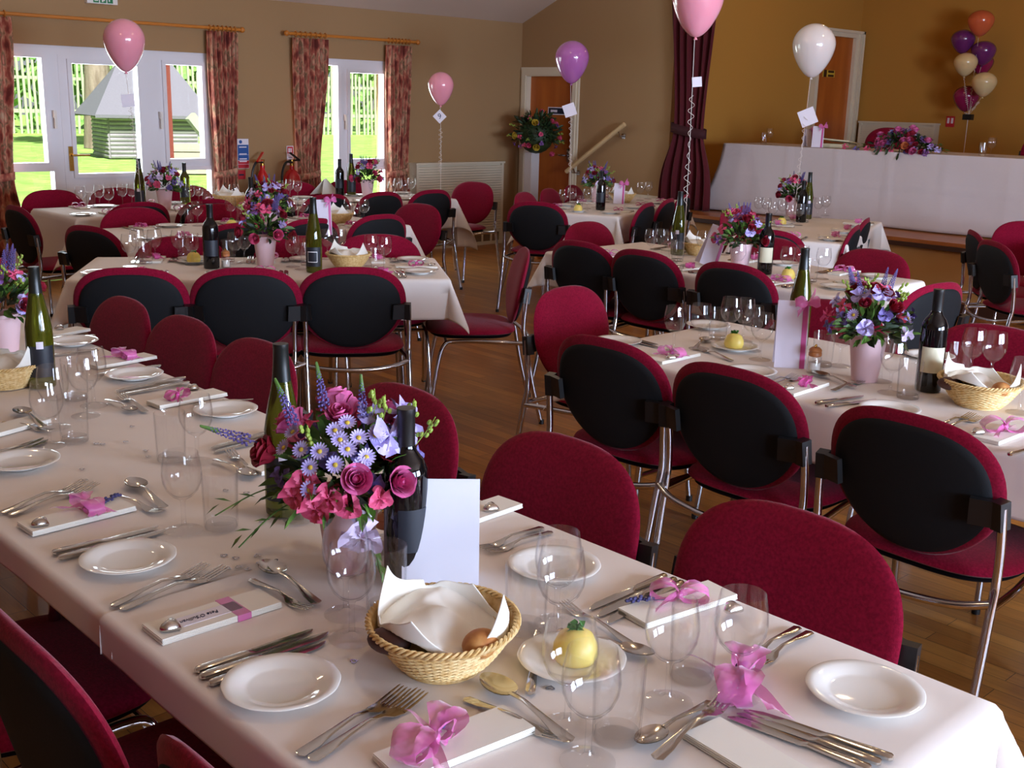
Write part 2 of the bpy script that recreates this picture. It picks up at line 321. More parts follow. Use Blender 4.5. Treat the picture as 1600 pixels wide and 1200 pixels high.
# --- narrow window
w = empty('window_2', (0,0,0)); w['kind'] = 'structure'
H2 = [(6.10,6.53,.56,1.85),(6.675,7.085,.955,1.79),(6.66,7.10,.56,.845)]
frame(H2, W2[0], W2[1], W2[2], W2[3], YW+.02, YW+.09, 'window_frame', w); panes(H2, YW+.05, w)
S(MB().box((W2[0],YW-.06,W2[2]-.03),(W2[1],YW+.03,W2[2]+.01)), 'window_sill', 'upvc', w)
S(MB().obox((6.605,YW-.012,1.36),(.011,.014,.03),(0,0,0)).obox((6.605,YW-.028,1.31),(.009,.008,.065),(0,0,0)), 'window_handle', 'lamp_white', w)
for k, (a,b,c,d) in enumerate(NW):
    w = empty('window_%d' % (k+3), (0,0,0)); w['kind'] = 'structure'; m_ = (a+b)/2
    hs = [(a+.06,m_-.04,c+.06,d-.06),(m_+.04,b-.06,c+.06,d-.06)]
    mb = MB(); gridfill(mb, (a,b), (c,d), hs, lambda p,q,r_,s_: mb.box((p,YN-.12,r_),(q,YN-.05,s_))); S(mb, 'window_frame', 'upvc', w); panes(hs, YN-.09, w)
# --- wooden door beside the steps
d2 = empty('door_2', (0,0,0)); d2['kind'] = 'structure'
S(MB().box((XW+.05,8.58,.0),(XW+.09,9.30,1.84)), 'door_leaf', 'wood_door', d2)
mb = MB(); gridfill(mb, (8.49,9.385), (0,1.93), [(8.585,9.29,0,1.835)], lambda a,b,c,d: mb.box((XW-.02,a,c),(XW+.12,b,d)))
gridfill(mb, (8.52,9.36), (0,1.90), [(8.575,9.30,0,1.845)], lambda a,b,c,d: mb.box((XW-.032,a,c),(XW-.018,b,d))); S(mb, 'door_frame', 'trim_paint', d2)
S(MB().obox((XW+.04,8.66,1.0),(.008,.02,.07),(0,0,0)).tube([(XW+.04,8.66,1.0),(XW-.01,8.66,1.0),(XW-.015,8.76,1.0)], .009), 'door_handle', 'chrome', d2)
# --- stage door
d3 = empty('door_3', (0,0,0)); d3['kind'] = 'structure'
SX0, SX1, SD = 11.55, 12.5, SZ+1.90
S(MB().box((SX0+.07,YS-.035,SZ),(SX1-.16,YS-.005,SD-.07)), 'door_leaf', 'wood_door', d3)
mb = MB(); gridfill(mb, (SX0,SX1), (SZ,SD), [(SX0+.06,SX1-.16,SZ,SD-.08)], lambda a,b,c,d: mb.box((a,YS-.075,c),(b,YS+.01,d))); mb.box((SX1-.11,YS-.10,SZ),(SX1-.07,YS-.07,SD-.03)).box((SX1-.03,YS-.10,SZ),(SX1,YS-.07,SD)).box((SX0,YS-.10,SD-.03),(SX1,YS-.07,SD)); S(mb, 'door_frame', 'trim_paint', d3)
# ------------------------------------------------------------------ curtains
def wavy(x0, x1, zt, zb, y, ztie, xt0, xt1, pleats, amp, bot=None, nv=40, nu=120):
    b0, b1 = bot or (x0, x1)
    def fn(u, v):
        z = zt+(zb-zt)*v
        k = (zt-z)/(zt-ztie) if z > ztie else (z-zb)/max(ztie-zb,1e-6)
        k = max(0,min(1,k)); s = k*k*(3-2*k)
        t0, t1 = (x0, x1) if z > ztie else (b0, b1)
        s = s**1.3 if z > ztie else s**2.5
        a, b = t0+(xt0-t0)*s, t1+(xt1-t1)*s
        return (a+(b-a)*u, y+amp*(1-.35*s)*math.sin(u*pleats*2*PI+.6*math.sin(3*v+u*4))+.012*math.sin(u*7+v*5), z)
    return MB().grid(fn, nu, nv)
def solid(o, th): md = o.modifiers.new('thickness','SOLIDIFY'); md.thickness = th; md.offset = 0; return o
YC = YW-.09
cur = [(2.72, 3.42, 2.09, .06, 3.0, 3.34, .86, 'printed curtain hanging at the left edge, beside the garden door', (2.8,3.42)),
       (aty(324,48,YC).x, aty(370,50,YC).x, 2.09, .06, aty(337,262,YC).x, aty(369,262,YC).x, .86, 'printed curtain gathered by a tie between the garden door and the notices', None),
       (aty(458,60,YC).x, aty(512,64,YC).x, 2.08, .06, aty(467,268,YC).x, aty(499,268,YC).x, .82, 'printed curtain on the left of the narrow window beside the fire extinguishers', None),
       (aty(605,70,YC).x, aty(642,73,YC).x, 2.07, .06, aty(607,270,YC).x, aty(636,270,YC).x, .82, 'printed curtain on the right of the narrow window beside the radiator cover', None)]
for x0,x1,zt,zb,t0,t1,ztie,lab,bot in cur:
    r = empty('curtain', ((x0+x1)/2,YC,0), 0, lab, 'curtain', 'printed window curtains')
    mb = wavy(x0,x1,zt,zb,YC,ztie,t0,t1,7,.034,bot); mb.xf(Matrix.Translation((-(x0+x1)/2,-YC,0)))
    solid(mb.build('drape', M['print_fabric'], r), .004)
    cx = (t0+t1)/2-(x0+x1)/2; hw = (t1-t0)/2+.012
    mb = MB().grid(lambda u,v: (cx+hw*math.cos(u*2*PI), .052*math.sin(u*2*PI), ztie-.03+.06*v+.02*math.cos(u*2*PI)), 24, 1); solid(mb.build('tie_back', M['print_fabric'], r), .006)
    rg = None
    for k in range(7):
        xx = (x0+(x1-x0)*(k+.5)/7)-(x0+x1)/2
        if rg is None: rg = MB().tube([(0, .024*math.cos(a), 2.113+.024*math.sin(a)) for a in [2*PI*q/14 for q in range(15)]], .005, 5).build('curtain_ring', M['pine'], r); rg.location.x = xx
        else: dup(rg, (xx,0,0), parent=r)
for x0,x1,lab in ((2.6, aty(376,48,YC).x, 'pine curtain pole above the garden door'),(aty(450,56,YC).x, aty(651,70,YC).x,'pine curtain pole above the narrow window')):
    r = empty('curtain_pole', ((x0+x1)/2, YC, 2.115), 0, lab, 'curtain pole'); h = (x1-x0)/2
    MB().tube([(-h,0,0),(h,0,0)], .014, 10).build('pole', M['pine'], r)
    for s in (-1,1): MB().sphere((s*(h+.015),0,0), .026).build('finial', M['pine'], r); MB().box((s*(h-.06)-.01,0,-.012),(s*(h-.06)+.01,-YC+YW,.012)).build('pole_bracket', M['pine'], r)
# stage curtain
r = empty('stage_curtain', (XW-.06,6.99,SZ), 0, 'dark red velvet stage curtain tied in at its waist', 'curtain')
mbc = wavy(-.30,.30,2.45,.01,0,.76,-.16,.22,6,.045,(-.30,.34))
mbc.xf(Matrix.Rotation(-PI/2,4,'Z')); solid(mbc.build('drape', M['velvet'], r), .006)
mb = MB().grid(lambda u,v: (.085*math.sin(u*2*PI), -(.03+.205*math.cos(u*2*PI)), .72+.09*v-.03*math.cos(u*2*PI)), 24, 1); solid(mb.build('tie_back', M['tie_dark'], r), .01)
# ------------------------------------------------------------------ radiator covers
def rad_cover(loc, rz, L_, H_, label):
    r = empty('radiator_cover', loc, rz, label, 'radiator cover')
    for s_ in (-1,1): MB().box((s_*(L_/2-.015)-.015,-.12,0),(s_*(L_/2-.015)+.015,0,H_-.02)).build('side_panel', M['panel_white'], r, False)
    MB().box((-L_/2-.01,-.13,H_-.02),(L_/2+.01,0,H_)).build('top_shelf', M['panel_white'], r, False)
    mb = MB(); n = 26
    for k in range(n): z = .17+(H_-.21)*k/n; mb.box((-L_/2+.03,-.118,z),(L_/2-.03,-.09,z+(H_-.21)/n-.004))
    mb.box((-L_/2+.03,-.092,.16),(L_/2-.03,-.085,H_-.02)); mb.build('slatted_front', M['panel_white'], r, False)
    mb = MB().box((-L_/2+.03,-.115,.0),(L_/2-.03,-.10,.035)).box((-L_/2+.03,-.115,.135),(L_/2-.03,-.10,.165)); n = 9
    for k in range(n+1): x = -L_/2+.03+(L_-.06)*k/n; mb.box((x-.008,-.115,.03),(x+.008,-.10,.14))
    mb.build('vent_frame', M['panel_white'], r, False); MB().box((-L_/2+.03,-.098,.02),(L_/2-.03,-.09,.15)).build('vent_grille', M['vent_dark'], r, False)
rad_cover((8.035,YW,0), 0, 1.24, .91, 'slatted white radiator cover under the wall beside the narrow window')
rad_cover((XB,6.66,SZ), -PI/2, .95, .88, 'cream radiator cover on the back wall of the stage')
# ------------------------------------------------------------------ handrail
r = empty('handrail', (XW,8.2,0), 0, 'pale wooden handrail sloping up the wall beside the steps', 'handrail')
MB().tube([(-.09,.36,.835),(-.09,-.44,1.36)], .024, 10).build('rail', M['rail_wood'], r)
for t in (.12,.9):
    y, z = .36-.8*t, .835+.525*t; MB().tube([(0,y,z-.07),(-.06,y,z-.07),(-.09,y,z-.02)], .008).lathe([(.0,0),(.03,0),(.03,.008),(0,.008)],12,(0,0,0)).build('rail_bracket', M['chrome'], r) if False else MB().tube([(0,y,z-.07),(-.06,y,z-.07),(-.09,y,z-.02)], .009).obox((-.004,y,z-.07),(.004,.025,.025),(0,0,0)).build('rail_bracket', M['chrome'], r)
# ------------------------------------------------------------------ signs and notices
def board(name, px0, py0, px1, py1, label, m, y=YW, cat='sign', th=.006):
    a = aty(px0,py0,y-th); b_ = aty(px1,py1,y-th); x0,x1 = sorted((a.x,b_.x)); z0,z1 = sorted((a.z,b_.z))
    r = empty(name, ((x0+x1)/2,y,(z0+z1)/2), 0, label, cat); w_, h_ = x1-x0, z1-z0
    MB().box((-w_/2,-th,-h_/2),(w_/2,0,h_/2)).build('plate', M[m], r, False); return r, w_, h_
def strip(r, x0,x1,z0,z1, m, name, d=.0075): return MB().box((x0,-d,z0),(x1,-.0055,z1)).build(name, M[m], r, False)
def text(body, size, m, parent, loc, rot, name='lettering', sx=1, shear=0):
    cu = bpy.data.curves.new(name, 'FONT'); cu.body = body; cu.size = size; cu.align_x = 'CENTER'; cu.align_y = 'CENTER'; cu.extrude = .0004; cu.shear = shear
    t = bpy.data.objects.new('tmp', cu); C.objects.link(t); dg = bpy.context.evaluated_depsgraph_get(); me = bpy.data.meshes.new_from_object(t.evaluated_get(dg)); bpy.data.objects.remove(t)
    me.materials.clear(); me.materials.append(M[m]); o = bpy.data.objects.new(name, me); link(o, parent); o.location = loc; o.rotation_euler = rot; o.scale = (sx,1,1); return o
r, w_, h_ = board('notice', 370.5,217,389.5,263, 'tall blue and red fire action notice on the wall', 'tag_white', cat='notice')
strip(r,-w_*.48,w_*.48,-.01,h_*.30,'sign_blue','blue_panel'); strip(r,-w_*.48,w_*.48,-h_*.22,-.012,'sign_blue','blue_panel'); strip(r,-w_*.48,w_*.48,-h_*.49,-h_*.36,'sign_red','red_panel'); strip(r,-w_*.48,w_*.48,-h_*.35,-h_*.235,'sign_red','red_panel')
for z in (.055,-.008,-.052,-.075): strip(r,-w_*.36,w_*.3,z,z+.010,'tag_white','text_line',.0085)
MB().lathe([(0,0),(.016,0),(.016,.002),(0,.002)],14).xf(Matrix.Translation((-.025,-.006,h_*.4))@Matrix.Rotation(PI/2,4,'X')).build('symbol', M['sign_blue'], r, False)
r, w_, h_ = board('notice', 370.5,266,384,280, 'small square red notice below the fire action notice', 'sign_red', cat='notice'); strip(r,-w_*.3,w_*.3,-.008,.006,'navy','text_line')
r, w_, h_ = board('notice', 448,228,459,258, 'red and white extinguisher notice beside the curtain', 'tag_white', cat='notice'); strip(r,-w_*.42,w_*.42,.02,h_*.46,'sign_red','red_panel'); strip(r,-w_*.28,-w_*.06,.03,h_*.38,'tag_white','symbol',.009); strip(r,w_*.02,w_*.22,.03,h_*.38,'tag_white','symbol',.009)
for z in (-.06,-.04,-.02): strip(r,-w_*.3,w_*.3,z,z+.005,'ink','text_line')
r, w_, h_ = board('exit_sign', 135,-16,184,8, 'green and white running man exit sign above the garden door', 'lamp_white', th=.05)
for a,b_ in ((-.30,-.12),(-.08,.12),(.16,.34)): strip(r,w_*a,w_*b_,-h_*.42,h_*.42,'sign_green','green_panel',.053)
strip(r,-w_*.27,-w_*.15,-h_*.3,h_*.3,'lamp_white','symbol',.056); strip(r,w_*.20,w_*.24,-h_*.3,h_*.3,'lamp_white','symbol',.056); strip(r,-w_*.03,w_*.02,-h_*.35,h_*.1,'lamp_white','symbol',.056); MB().sphere((-w_*.0,-.055,h_*.22),.018,8,5).build('symbol', M['lamp_white'], r); strip(r,w_*.02,w_*.07,-h_*.28,-h_*.1,'lamp_white','symbol',.056)
# door signs (fixed to their doors)
sx = XW+.05; a = atx(857,167,sx); b_ = atx(886,180,sx); c_ = (a+b_)/2; hw, hh = abs(a.y-b_.y)/2, abs(a.z-b_.z)/2
MB().box((sx-.006,c_.y-hw,c_.z-hh),(sx,c_.y+hw,c_.z+hh)).build('door_sign', M['tag_white'], d2, False); MB().box((sx-.0075,c_.y-hw+.012,c_.z-hh+.01),(sx-.005,c_.y+hw-.012,c_.z+hh-.01)).build('door_sign', M['navy'], d2, False)
MB().box((sx-.009,c_.y-.0,c_.z-.014),(sx-.007,c_.y+.10,c_.z+.012)).build('sign_lettering', M['pale_paper'], d2, False)
sy = YS-.035; a = aty(1286,109,sy); b_ = aty(1303,121,sy); MB().box((a.x,sy-.006,min(a.z,b_.z)),(b_.x,sy,max(a.z,b_.z))).build('door_sign', M['yellow_flower'], d3, False)
zc = (a.z+b_.z)/2
for k,(u0,u1,v0,v1) in enumerate(((.05,.3,-.04,.04),(.42,.92,.01,.035),(.42,.92,-.035,-.01))): MB().box((a.x+(b_.x-a.x)*u0,sy-.008,zc+v0),(a.x+(b_.x-a.x)*u1,sy-.005,zc+v1)).build('sign_lettering', M['dark_wood'], d3, False)
# stage wall notice + thermostat
r = empty('notice', (XB,atx(1485,190,XB).y,atx(1485,190,XB).z), 0, 'small red notice on the back wall of the stage', 'notice'); MB().box((-.006,-.05,-.06),(0,.05,.06)).build('plate', M['sign_red'], r, False); MB().box((-.008,-.035,-.02),(-.005,-.01,.04)).box((-.008,.01,-.02),(-.005,.035,.04)).build('symbol', M['tag_white'], r, False)
# ------------------------------------------------------------------ fire extinguishers
def extinguisher(px, py, label, rad, flip):
    p = aty(px,py,YW-.12); r = empty('fire_extinguisher', (p.x, YW-.12, p.z-.5), 0, label, 'fire extinguisher', 'extinguishers on the wall')
    MB().lathe([(0,0),(rad,0),(rad,.36),(rad*.93,.42),(rad*.6,.465),(.022,.485),(.022,.52),(0,.52)],20).build('cylinder', M['ext_red'], r)
    MB().box((-.012,-.1,.56),(.012,.03,.575)).obox((0,-.05,.60),(.011,.08,.006),(.5,0,0)).xf(Matrix.Rotation(PI*.6 if flip else -.9,4,'Z')).build('handle', M['black_plastic'] if flip else M['ext_red'], r)
    MB().lathe([(0,.515),(.02,.515),(.02,.575),(0,.575)],10).build('valve', M['brass'], r)
    MB().tube(smoothpath([(-.01,-.02,.55),(-.09,-.04,.55),(-.14,-.05,.44),(-.135,-.05,.28),(-.11,-.05,.15)]), .011).build('hose', M['black_plastic'], r)
    MB().lathe([(rad+.001,.2),(rad+.001,.32)],20,cap=False).build('label_band', M['label_cream'] if flip else M['sign_blue'], r)
    MB().box((-.03,rad-.01,.3),(.03,.12,.34)).build('wall_bracket', M['black_plastic'], r)
extinguisher(410, 262, 'slim red fire extinguisher under the fire action notice', .055, False)
extinguisher(456, 262, 'fat red fire extinguisher with a black hose beside the curtain', .085, True)
# ------------------------------------------------------------------ lamps of the room (hung from the ridge, above the frame)
def lamp(x, y, z, w_, col, label, size=.06):
    r = empty('pendant_lamp', (x,y,z), 0, label, 'lamp', 'pendant lamps')
    top = EAVE+PITCH_R*(YW-y if y > RIDGE_Y else y-YN)*.99 if x < XW else 4.2
    MB().lathe([(.05,.16),(.07,.15),(.16,.02),(.165,0)],20,cap=False).build('lamp_shade', M['lamp_white'], r); MB().tube([(0,0,.15),(0,0,top-z)], .004,6).build('flex', M['lamp_white'], r); MB().sphere((0,0,.03),.03).build('bulb', M['bulb'], r)
    l = bpy.data.lights.new('lamp_light','POINT'); l.energy = w_; l.color = col; l.shadow_soft_size = size; o = bpy.data.objects.new('lamp_light', l); link(o); o.location = (x,y,z-.03)
WARM = (1,.72,.44)
for i,(x,y) in enumerate(((1.6,1.4),(1.6,5.6),(4.8,1.6),(4.8,5.4),(7.4,3.4))): lamp(x,y,3.2 if y not in (5.6,5.4) else 3.3,LAMP_W,WARM,'white pendant lamp hung from the sloping ceiling')
for y in (1.4,3.6,5.8): lamp(10.2,y,3.6,STAGE_W,(1,.60,.24),'white pendant lamp above the stage')
# ------------------------------------------------------------------ daylight: sky, sun and the sky light entering by the windows
wd = bpy.data.worlds.new('sky'); bpy.context.scene.world = wd; wd.use_nodes = True; nt = wd.node_tree; bg = nt.nodes['Background']
sky = nt.nodes.new('ShaderNodeTexSky'); sky.sky_type = 'HOSEK_WILKIE'; sky.turbidity = 5; sky.ground_albedo = .4; sky.sun_direction = V((.3,-.5,.8)).normalized()
hs = nt.nodes.new('ShaderNodeHueSaturation'); hs.inputs['Saturation'].default_value = .5; nt.links.new(sky.outputs[0], hs.inputs['Color']); nt.links.new(hs.outputs[0], bg.inputs['Color']); bg.inputs['Strength'].default_value = SKY
l = bpy.data.lights.new('sun','SUN'); l.energy = SUN; l.angle = .02; l.color = (1,.97,.9); o = bpy.data.objects.new('sun', l); link(o); o.rotation_euler = (V((-.25,-.62,.75))).to_track_quat('Z','Y').to_euler()
def area(name, loc, sx_, sy_, energy, col, look):
    l = bpy.data.lights.new(name,'AREA'); l.shape = 'RECTANGLE'; l.size = sx_; l.size_y = sy_; l.energy = energy; l.color = col; o = bpy.data.objects.new(name, l); link(o); o.location = loc
    o.rotation_euler = (-V(look)).to_track_quat('Z','Y').to_euler(); return o
for k,(a,b_,c_,d) in enumerate(NW): area('window_daylight', ((a+b_)/2,YN-.3,(c_+d)/2), b_-a, d-c_, DAY_N[k], (.62,.74,1), (0,1,-.12))
area('window_daylight', ((W1[0]+W1[1])/2,YW+.32,1.1), 2.2, 1.5, DAY_W, (.80,.90,1), (0,-1,-.15)); area('window_daylight', ((W2[0]+W2[1])/2,YW+.32,1.2), 1.1, 1.3, DAY_W*.55, (.80,.90,1), (0,-1,-.15))
# ------------------------------------------------------------------ garden
GZ = -.15
S(MB().box((5.2,YW+.3,-.16),(9,13,-.13)), 'trim_6', 'patio')
r = empty('garden_shed', at(224,246,GZ), 0, 'grey log-sided garden shed with a shingled roof seen through the garden door', 'shed')
ang = math.atan2(r.location.y, r.location.x); r.rotation_euler = (0,0,ang-PI/2+.25)
mb = MB()
for k in range(11): mb.tube([(-1.05,-.9,.08+.105*k),(1.2,-.9,.08+.105*k)], .058, 8); mb.tube([(-1.05,-.9,.08+.105*k),(-1.05,.9,.08+.105*k)], .058, 8); mb.tube([(1.2,-.9,.08+.105*k),(1.2,.9,.08+.105*k)], .058, 8)
mb.build('log_walls', M['log_grey'], r)
mb = MB()
for s in (-1,1): mb.add([(-1.45,s*1.25,1.05),(1.6,s*1.25,1.05),(.9,0,2.35),(-.55,0,2.35),(-1.45,s*1.25,1.13),(1.6,s*1.25,1.13),(.9,0,2.43),(-.55,0,2.43)],[(0,1,2,3),(4,7,6,5),(0,4,5,1),(1,5,6,2),(3,2,6,7),(0,3,7,4)])
mb.add([(-1.45,-1.25,1.1),(-1.45,1.25,1.1),(-.55,0,2.4)],[(0,1,2)]).add([(1.6,-1.25,1.1),(1.6,1.25,1.1),(.9,0,2.4)],[(0,1,2)]); mb.build('roof', M['shingle'], r, False)
p = at(297,247,GZ)*.8; p.z = GZ; r = empty('planter', p, ang-PI/2, 'pale wooden planter box on the lawn beyond the right pane of the garden door', 'planter'); mb = MB()
for k in range(4): mb.box((-.8,-.4,.03+.155*k),(.7,.4,.165+.155*k))
mb.build('plank_box', M['planter_wood'], r, False)
for x in (-.8,.62): MB().box((x,-.44,0),(x+.1,-.38,.66)).build('corner_post', M['planter_wood'], r, False)
p = aty(257,110,11.2); q = aty(268,250,11.2); r = empty('porch_post', (p.x,11.2,GZ), 0, 'red brown porch post outside the right pane of the garden door', 'post'); hw = abs(aty(268,180,11.2).x-aty(256.5,180,11.2).x)/2; MB().box((-hw,-hw,0),(hw,hw,3)).build('post_shaft', M['post_red'], r, False); MB().obox((.62,0,1.05),(.55,.04,.05),(0,math.radians(50),0)).build('brace', M['pale'], r, False)
fy = 46; r = empty('paling_fence', (20,fy,GZ), -.1, 'long fence of thin pale stakes behind the lawn', 'fence'); mb = MB(); random.seed(3)
for k in range(190):
    x = -16+.21*k+random.uniform(-.04,.04); h_ = 3.1+random.uniform(-.7,.8); mb.obox((x,0,h_/2),(.045,.03,h_/2),(0,random.uniform(-.03,.03),0))
mb.build('stakes', M['pale'], r, False); MB().box((-16,.04,.8),(24,.1,.95)).box((-16,.04,2.1),(24,.1,2.22)).build('rails', M['pale'], r, False)
def tree(x, y, h_, cr, label, trunk=.25, cz=None, n=900):
    r = empty('tree', (x,y,GZ), 0, label, 'tree', 'trees beyond the fence')
    MB().tube(smoothpath([(0,0,0),(.1,0,h_*.4),(-.05,.1,h_*.75)]), [trunk*(1-.5*k/12) for k in range(13)], 9).build('trunk', M['bark'], r)
    mb = MB(); cz = cz or h_*.68
    for k in range(n):
        d = V((random.gauss(0,1),random.gauss(0,1),random.gauss(0,1))).normalized()*random.uniform(.55,1)
        c_ = V((d.x*cr, d.y*cr, cz+d.z*h_*.34)); s_ = random.uniform(.16,.36)*cr/2; m_ = Euler((random.uniform(0,6),random.uniform(0,6),random.uniform(0,6))).to_matrix()
        mb.add([c_+m_@V(q)*s_ for q in ((-1,-.5,0),(0,-.6,.15),(1,0,0),(0,.6,.15),(-1,.5,0))],[(0,1,2,3,4)])
    mb.build('crown', M['tree_leaf'], r, False)
tp = at(155,232,GZ); tree(tp.x,tp.y,9,3.0,'old tree with a thick pale trunk behind the shed',.45,7.4)
for x,y,h_,cr,lab in ((9.5,52,9,2.6,'tree beyond the fence seen through the left pane of the garden door'),(15.6,54,9,2.7,'tree beyond the fence above the shed'),(22.3,52,9,2.7,'tree beyond the fence seen through the right pane of the garden door'),(28.3,52,9,2.6,'tree beyond the fence at the left of the narrow window'),(34,53,10,2.8,'tree beyond the fence seen through the middle of the narrow window'),(40,52,9,2.7,'tree beyond the fence at the right of the narrow window')): tree(x,y,h_,cr,lab,.22,h_*.5,700)

r = empty('hedge', (18,49.5,GZ), -.1, 'tall leafy hedge standing behind the long pale stakes', 'hedge'); mb = MB(); random.seed(12)
for k in range(5200):
    c_ = V((random.uniform(-17,25), random.uniform(0,1.6), random.uniform(0,1)**.8*7.2)); s_ = random.uniform(.16,.36); m_ = Euler((random.uniform(0,6),random.uniform(0,6),random.uniform(0,6))).to_matrix()
    mb.add([c_+m_@V(q)*s_ for q in ((-1,-.5,0),(0,-.6,.15),(1,0,0),(0,.6,.15),(-1,.5,0))],[(0,1,2,3,4)])
mb.build('hedge_leaves', M['tree_leaf'], r, False)
# ================================================================== PROTOTYPES
# --- stacking chair: faces local +Y
def back_outline(a):
    c, s_ = math.cos(a), math.sin(a); n = 2.7 if s_ > 0 else 2.15
    x = .240*math.copysign(abs(c)**(2/n), c); z = .190*math.copysign(abs(s_)**(2/n), s_)
    if z < 0: x *= 1-.16*(-z/.19)
    return x, z+.0
ZB = .652; YB = -.225
def back_pt(x, z, d): return V((x, YB+.42*x*x-.20*z+d, ZB+z))
def cushion(outline, pt, front, back, nseg=56, rf=(0,.35,.6,.8,.92,.98,1), scale=1.0):
    mb = MB(); rings = []
    for side in (0,1):
        for r in (rf if side == 0 else rf[::-1][1:]):
            h = max(0, 1-r**3.2)**.5
            d = front*h if side == 0 else -back*h
            rings.append((r, d))
    vs = []; fs = []; n = nseg
    for r, d in rings:
        for k in range(n):
            x, z = outline(2*PI*k/n); vs.append(pt(x*r*scale, z*r*scale, d))
    for i in range(len(rings)-1):
        for k in range(n):
            k2 = (k+1) % n; fs.append((i*n+k, i*n+k2, (i+1)*n+k2, (i+1)*n+k))
    return mb.add(vs, fs)
def seat_outline(a):
    c, s_ = math.cos(a), math.sin(a); n = 3.2
    return .243*math.copysign(abs(c)**(2/n), c), .225*math.copysign(abs(s_)**(2/n), s_)
r = empty('banquet_chair')
cushion(seat_outline, lambda x,y,d: V((x, y+.02, .447+d-.10*max(0,y-.1)**2*4)), .036, .018).build('seat', M['red_fabric'], r, ang=70)
cushion(seat_outline, lambda x,y,d: V((x, y+.02, .425+d)), .016, .012, scale=.92).build('seat_pan', M['black_plastic'], r, ang=60)
cushion(back_outline, lambda x,z,d: back_pt(x,z,d), .030, .020).build('backrest', M['red_fabric'], r, ang=70)
cushion(back_outline, lambda x,z,d: back_pt(x,z-.010,d-.014), .004, .018, scale=.895, rf=(0,.4,.7,.9,.97,1)).build('back_shell', M['black_shell'], r, ang=60)
for s in (-1,1):
    MB().tube(smoothpath([(s*.262,-.325,0),(s*.257,-.275,.2),(s*.252,-.238,.40),(s*.250,-.224,.47),(s*.250,-.228,.56),(s*.246,-.238,.66)],5), .0115, 10).build('leg', M['chrome'], r)
    MB().tube(smoothpath([(s*.245,.235,0),(s*.235,.20,.25),(s*.225,.165,.385),(s*.215,.10,.408),(s*.245,-.10,.410),(s*.252,-.23,.405)],5), .0105, 10).build('leg', M['chrome'], r)
    for yz in ((-.325,.262),(.235,.245)): MB().lathe([(.0135,0),(.0135,.022),(0,.022)],10,(s*yz[1],yz[0],0)).build('foot_cap', M['black_plastic'], r)
    MB().obox((s*.242,-.234,.640),(.015,.017,.036),(.15,0,s*-.25)).obox((s*.208,-.246,.640),(.034,.008,.034),(.15,0,s*.3)).build('back_bracket', M['black_plastic'], r, False)
MB().tube(smoothpath([(-.252,-.234,.415),(-.16,-.27,.395),(0,-.285,.385),(.16,-.27,.395),(.252,-.234,.415)],6), .0105, 10).build('rear_crossbar', M['chrome'], r)
MB().tube([(-.222,.15,.395),(.222,.15,.395)], .008, 8).build('front_crossbar', M['chrome'], r)
CHAIR = Proto(r, 'chair')
# --- cutlery (local +X from handle end to tip)
def knife():
    mb = MB().loft([(0,0,.006,.004,.004),(.004,0,.006,.0085,.0055),(.03,0,.006,.0085,.0055),(.07,0,.0055,.007,.005),(.085,0,.0055,.0065,.005),(.098,0,.0055,.005,.0042)])
    mb.loft([(.098,0,.0055,.005,.0042),(.104,0,.005,.0075,.003),(.11,.0005,.0045,.0095,.0012),(.16,.001,.004,.0105,.001),(.205,.002,.0035,.0095,.0008),(.225,.005,.0035,.0055,.0006),(.232,.0075,.0035,.0015,.0004)]); return mb
def fork(L_=.20):
    mb = MB().loft([(0,0,.004,.003,.001),(.004,0,.004,.009,.0015),(.03,0,.005,.0085,.0015),(.06,0,.009,.005,.0016),(.10,0,.012,.0035,.002),(.122,0,.008,.005,.0016),(.134,0,.004,.0105,.0013),(.15,0,.002,.0125,.0012),(.157,0,.0025,.0125,.0011)])
    for y in (-.0102,-.0034,.0034,.0102): mb.loft([(.152,y,.0025,.0024,.001),(.175,y,.006,.002,.001),(.195,y*.95,.010,.0014,.0008),(.199,y*.95,.0105,.0005,.0004)], 6)
    return mb
def spoon(bw=.021, bl=.034):
    mb = MB().loft([(0,0,.004,.003,.001),(.004,0,.004,.0095,.0015),(.03,0,.005,.0085,.0015),(.06,0,.009,.005,.0016),(.10,0,.012,.0036,.002),(.128,0,.009,.0045,.0016)])
    cx = .128+bl-.004; n = 20; rr = (0,.35,.65,.88,1); vs = []; fs = []
    for lay in (0,1):
        for r_ in rr:
            for k in range(n):
                a = 2*PI*k/n; vs.append((cx+bl*r_*math.cos(a), bw*r_*math.sin(a)*(1+.12*math.cos(a)*-1), .0095-.0085*(1-r_*r_)+(-.0009 if lay else 0)))
    for lay in (0,1):
        for i in range(len(rr)-1):
            for k in range(n):
                k2=(k+1)%n; q=(lay*len(rr)+i)*n; fs.append((q+k,q+k2,q+n+k2,q+n+k))
    return mb.add(vs, fs)
KNIFE = Proto(knife().build('table_knife', M['steel']), 'knife'); FORK = Proto(fork().build('table_fork', M['steel']), 'fork'); SPOON = Proto(spoon().build('dessert_spoon', M['steel']), 'spoon')
CUT = {'knife': (KNIFE,.232), 'fork': (FORK,.199), 'spoon': (SPOON,.192)}
# --- plate
n=64; prof = [(0,.004),(.046,.004),(.052,.0055),(.058,.0085),(.070,.0115),(.0815,.0135),(.083,.0145),(.0815,.0155),(.070,.0135),(.058,.0105),(.052,.0075),(.046,.006),(0,.006)]
t_ = MB().lathe(prof, n)
t_.v = [(x*(1+(.012*abs(math.cos(6*math.atan2(y,x)))-.006)*(1 if math.hypot(x,y)>.075 else 0)), y*(1+(.012*abs(math.cos(6*math.atan2(y,x)))-.006)*(1 if math.hypot(x,y)>.075 else 0)), z) for x,y,z in t_.v]
t_.lathe([(.044,0),(.046,.004),(.042,.004)], 32, cap=False)
PLATE = Proto(t_.build('side_plate', M['china'], ang=50), 'plate')
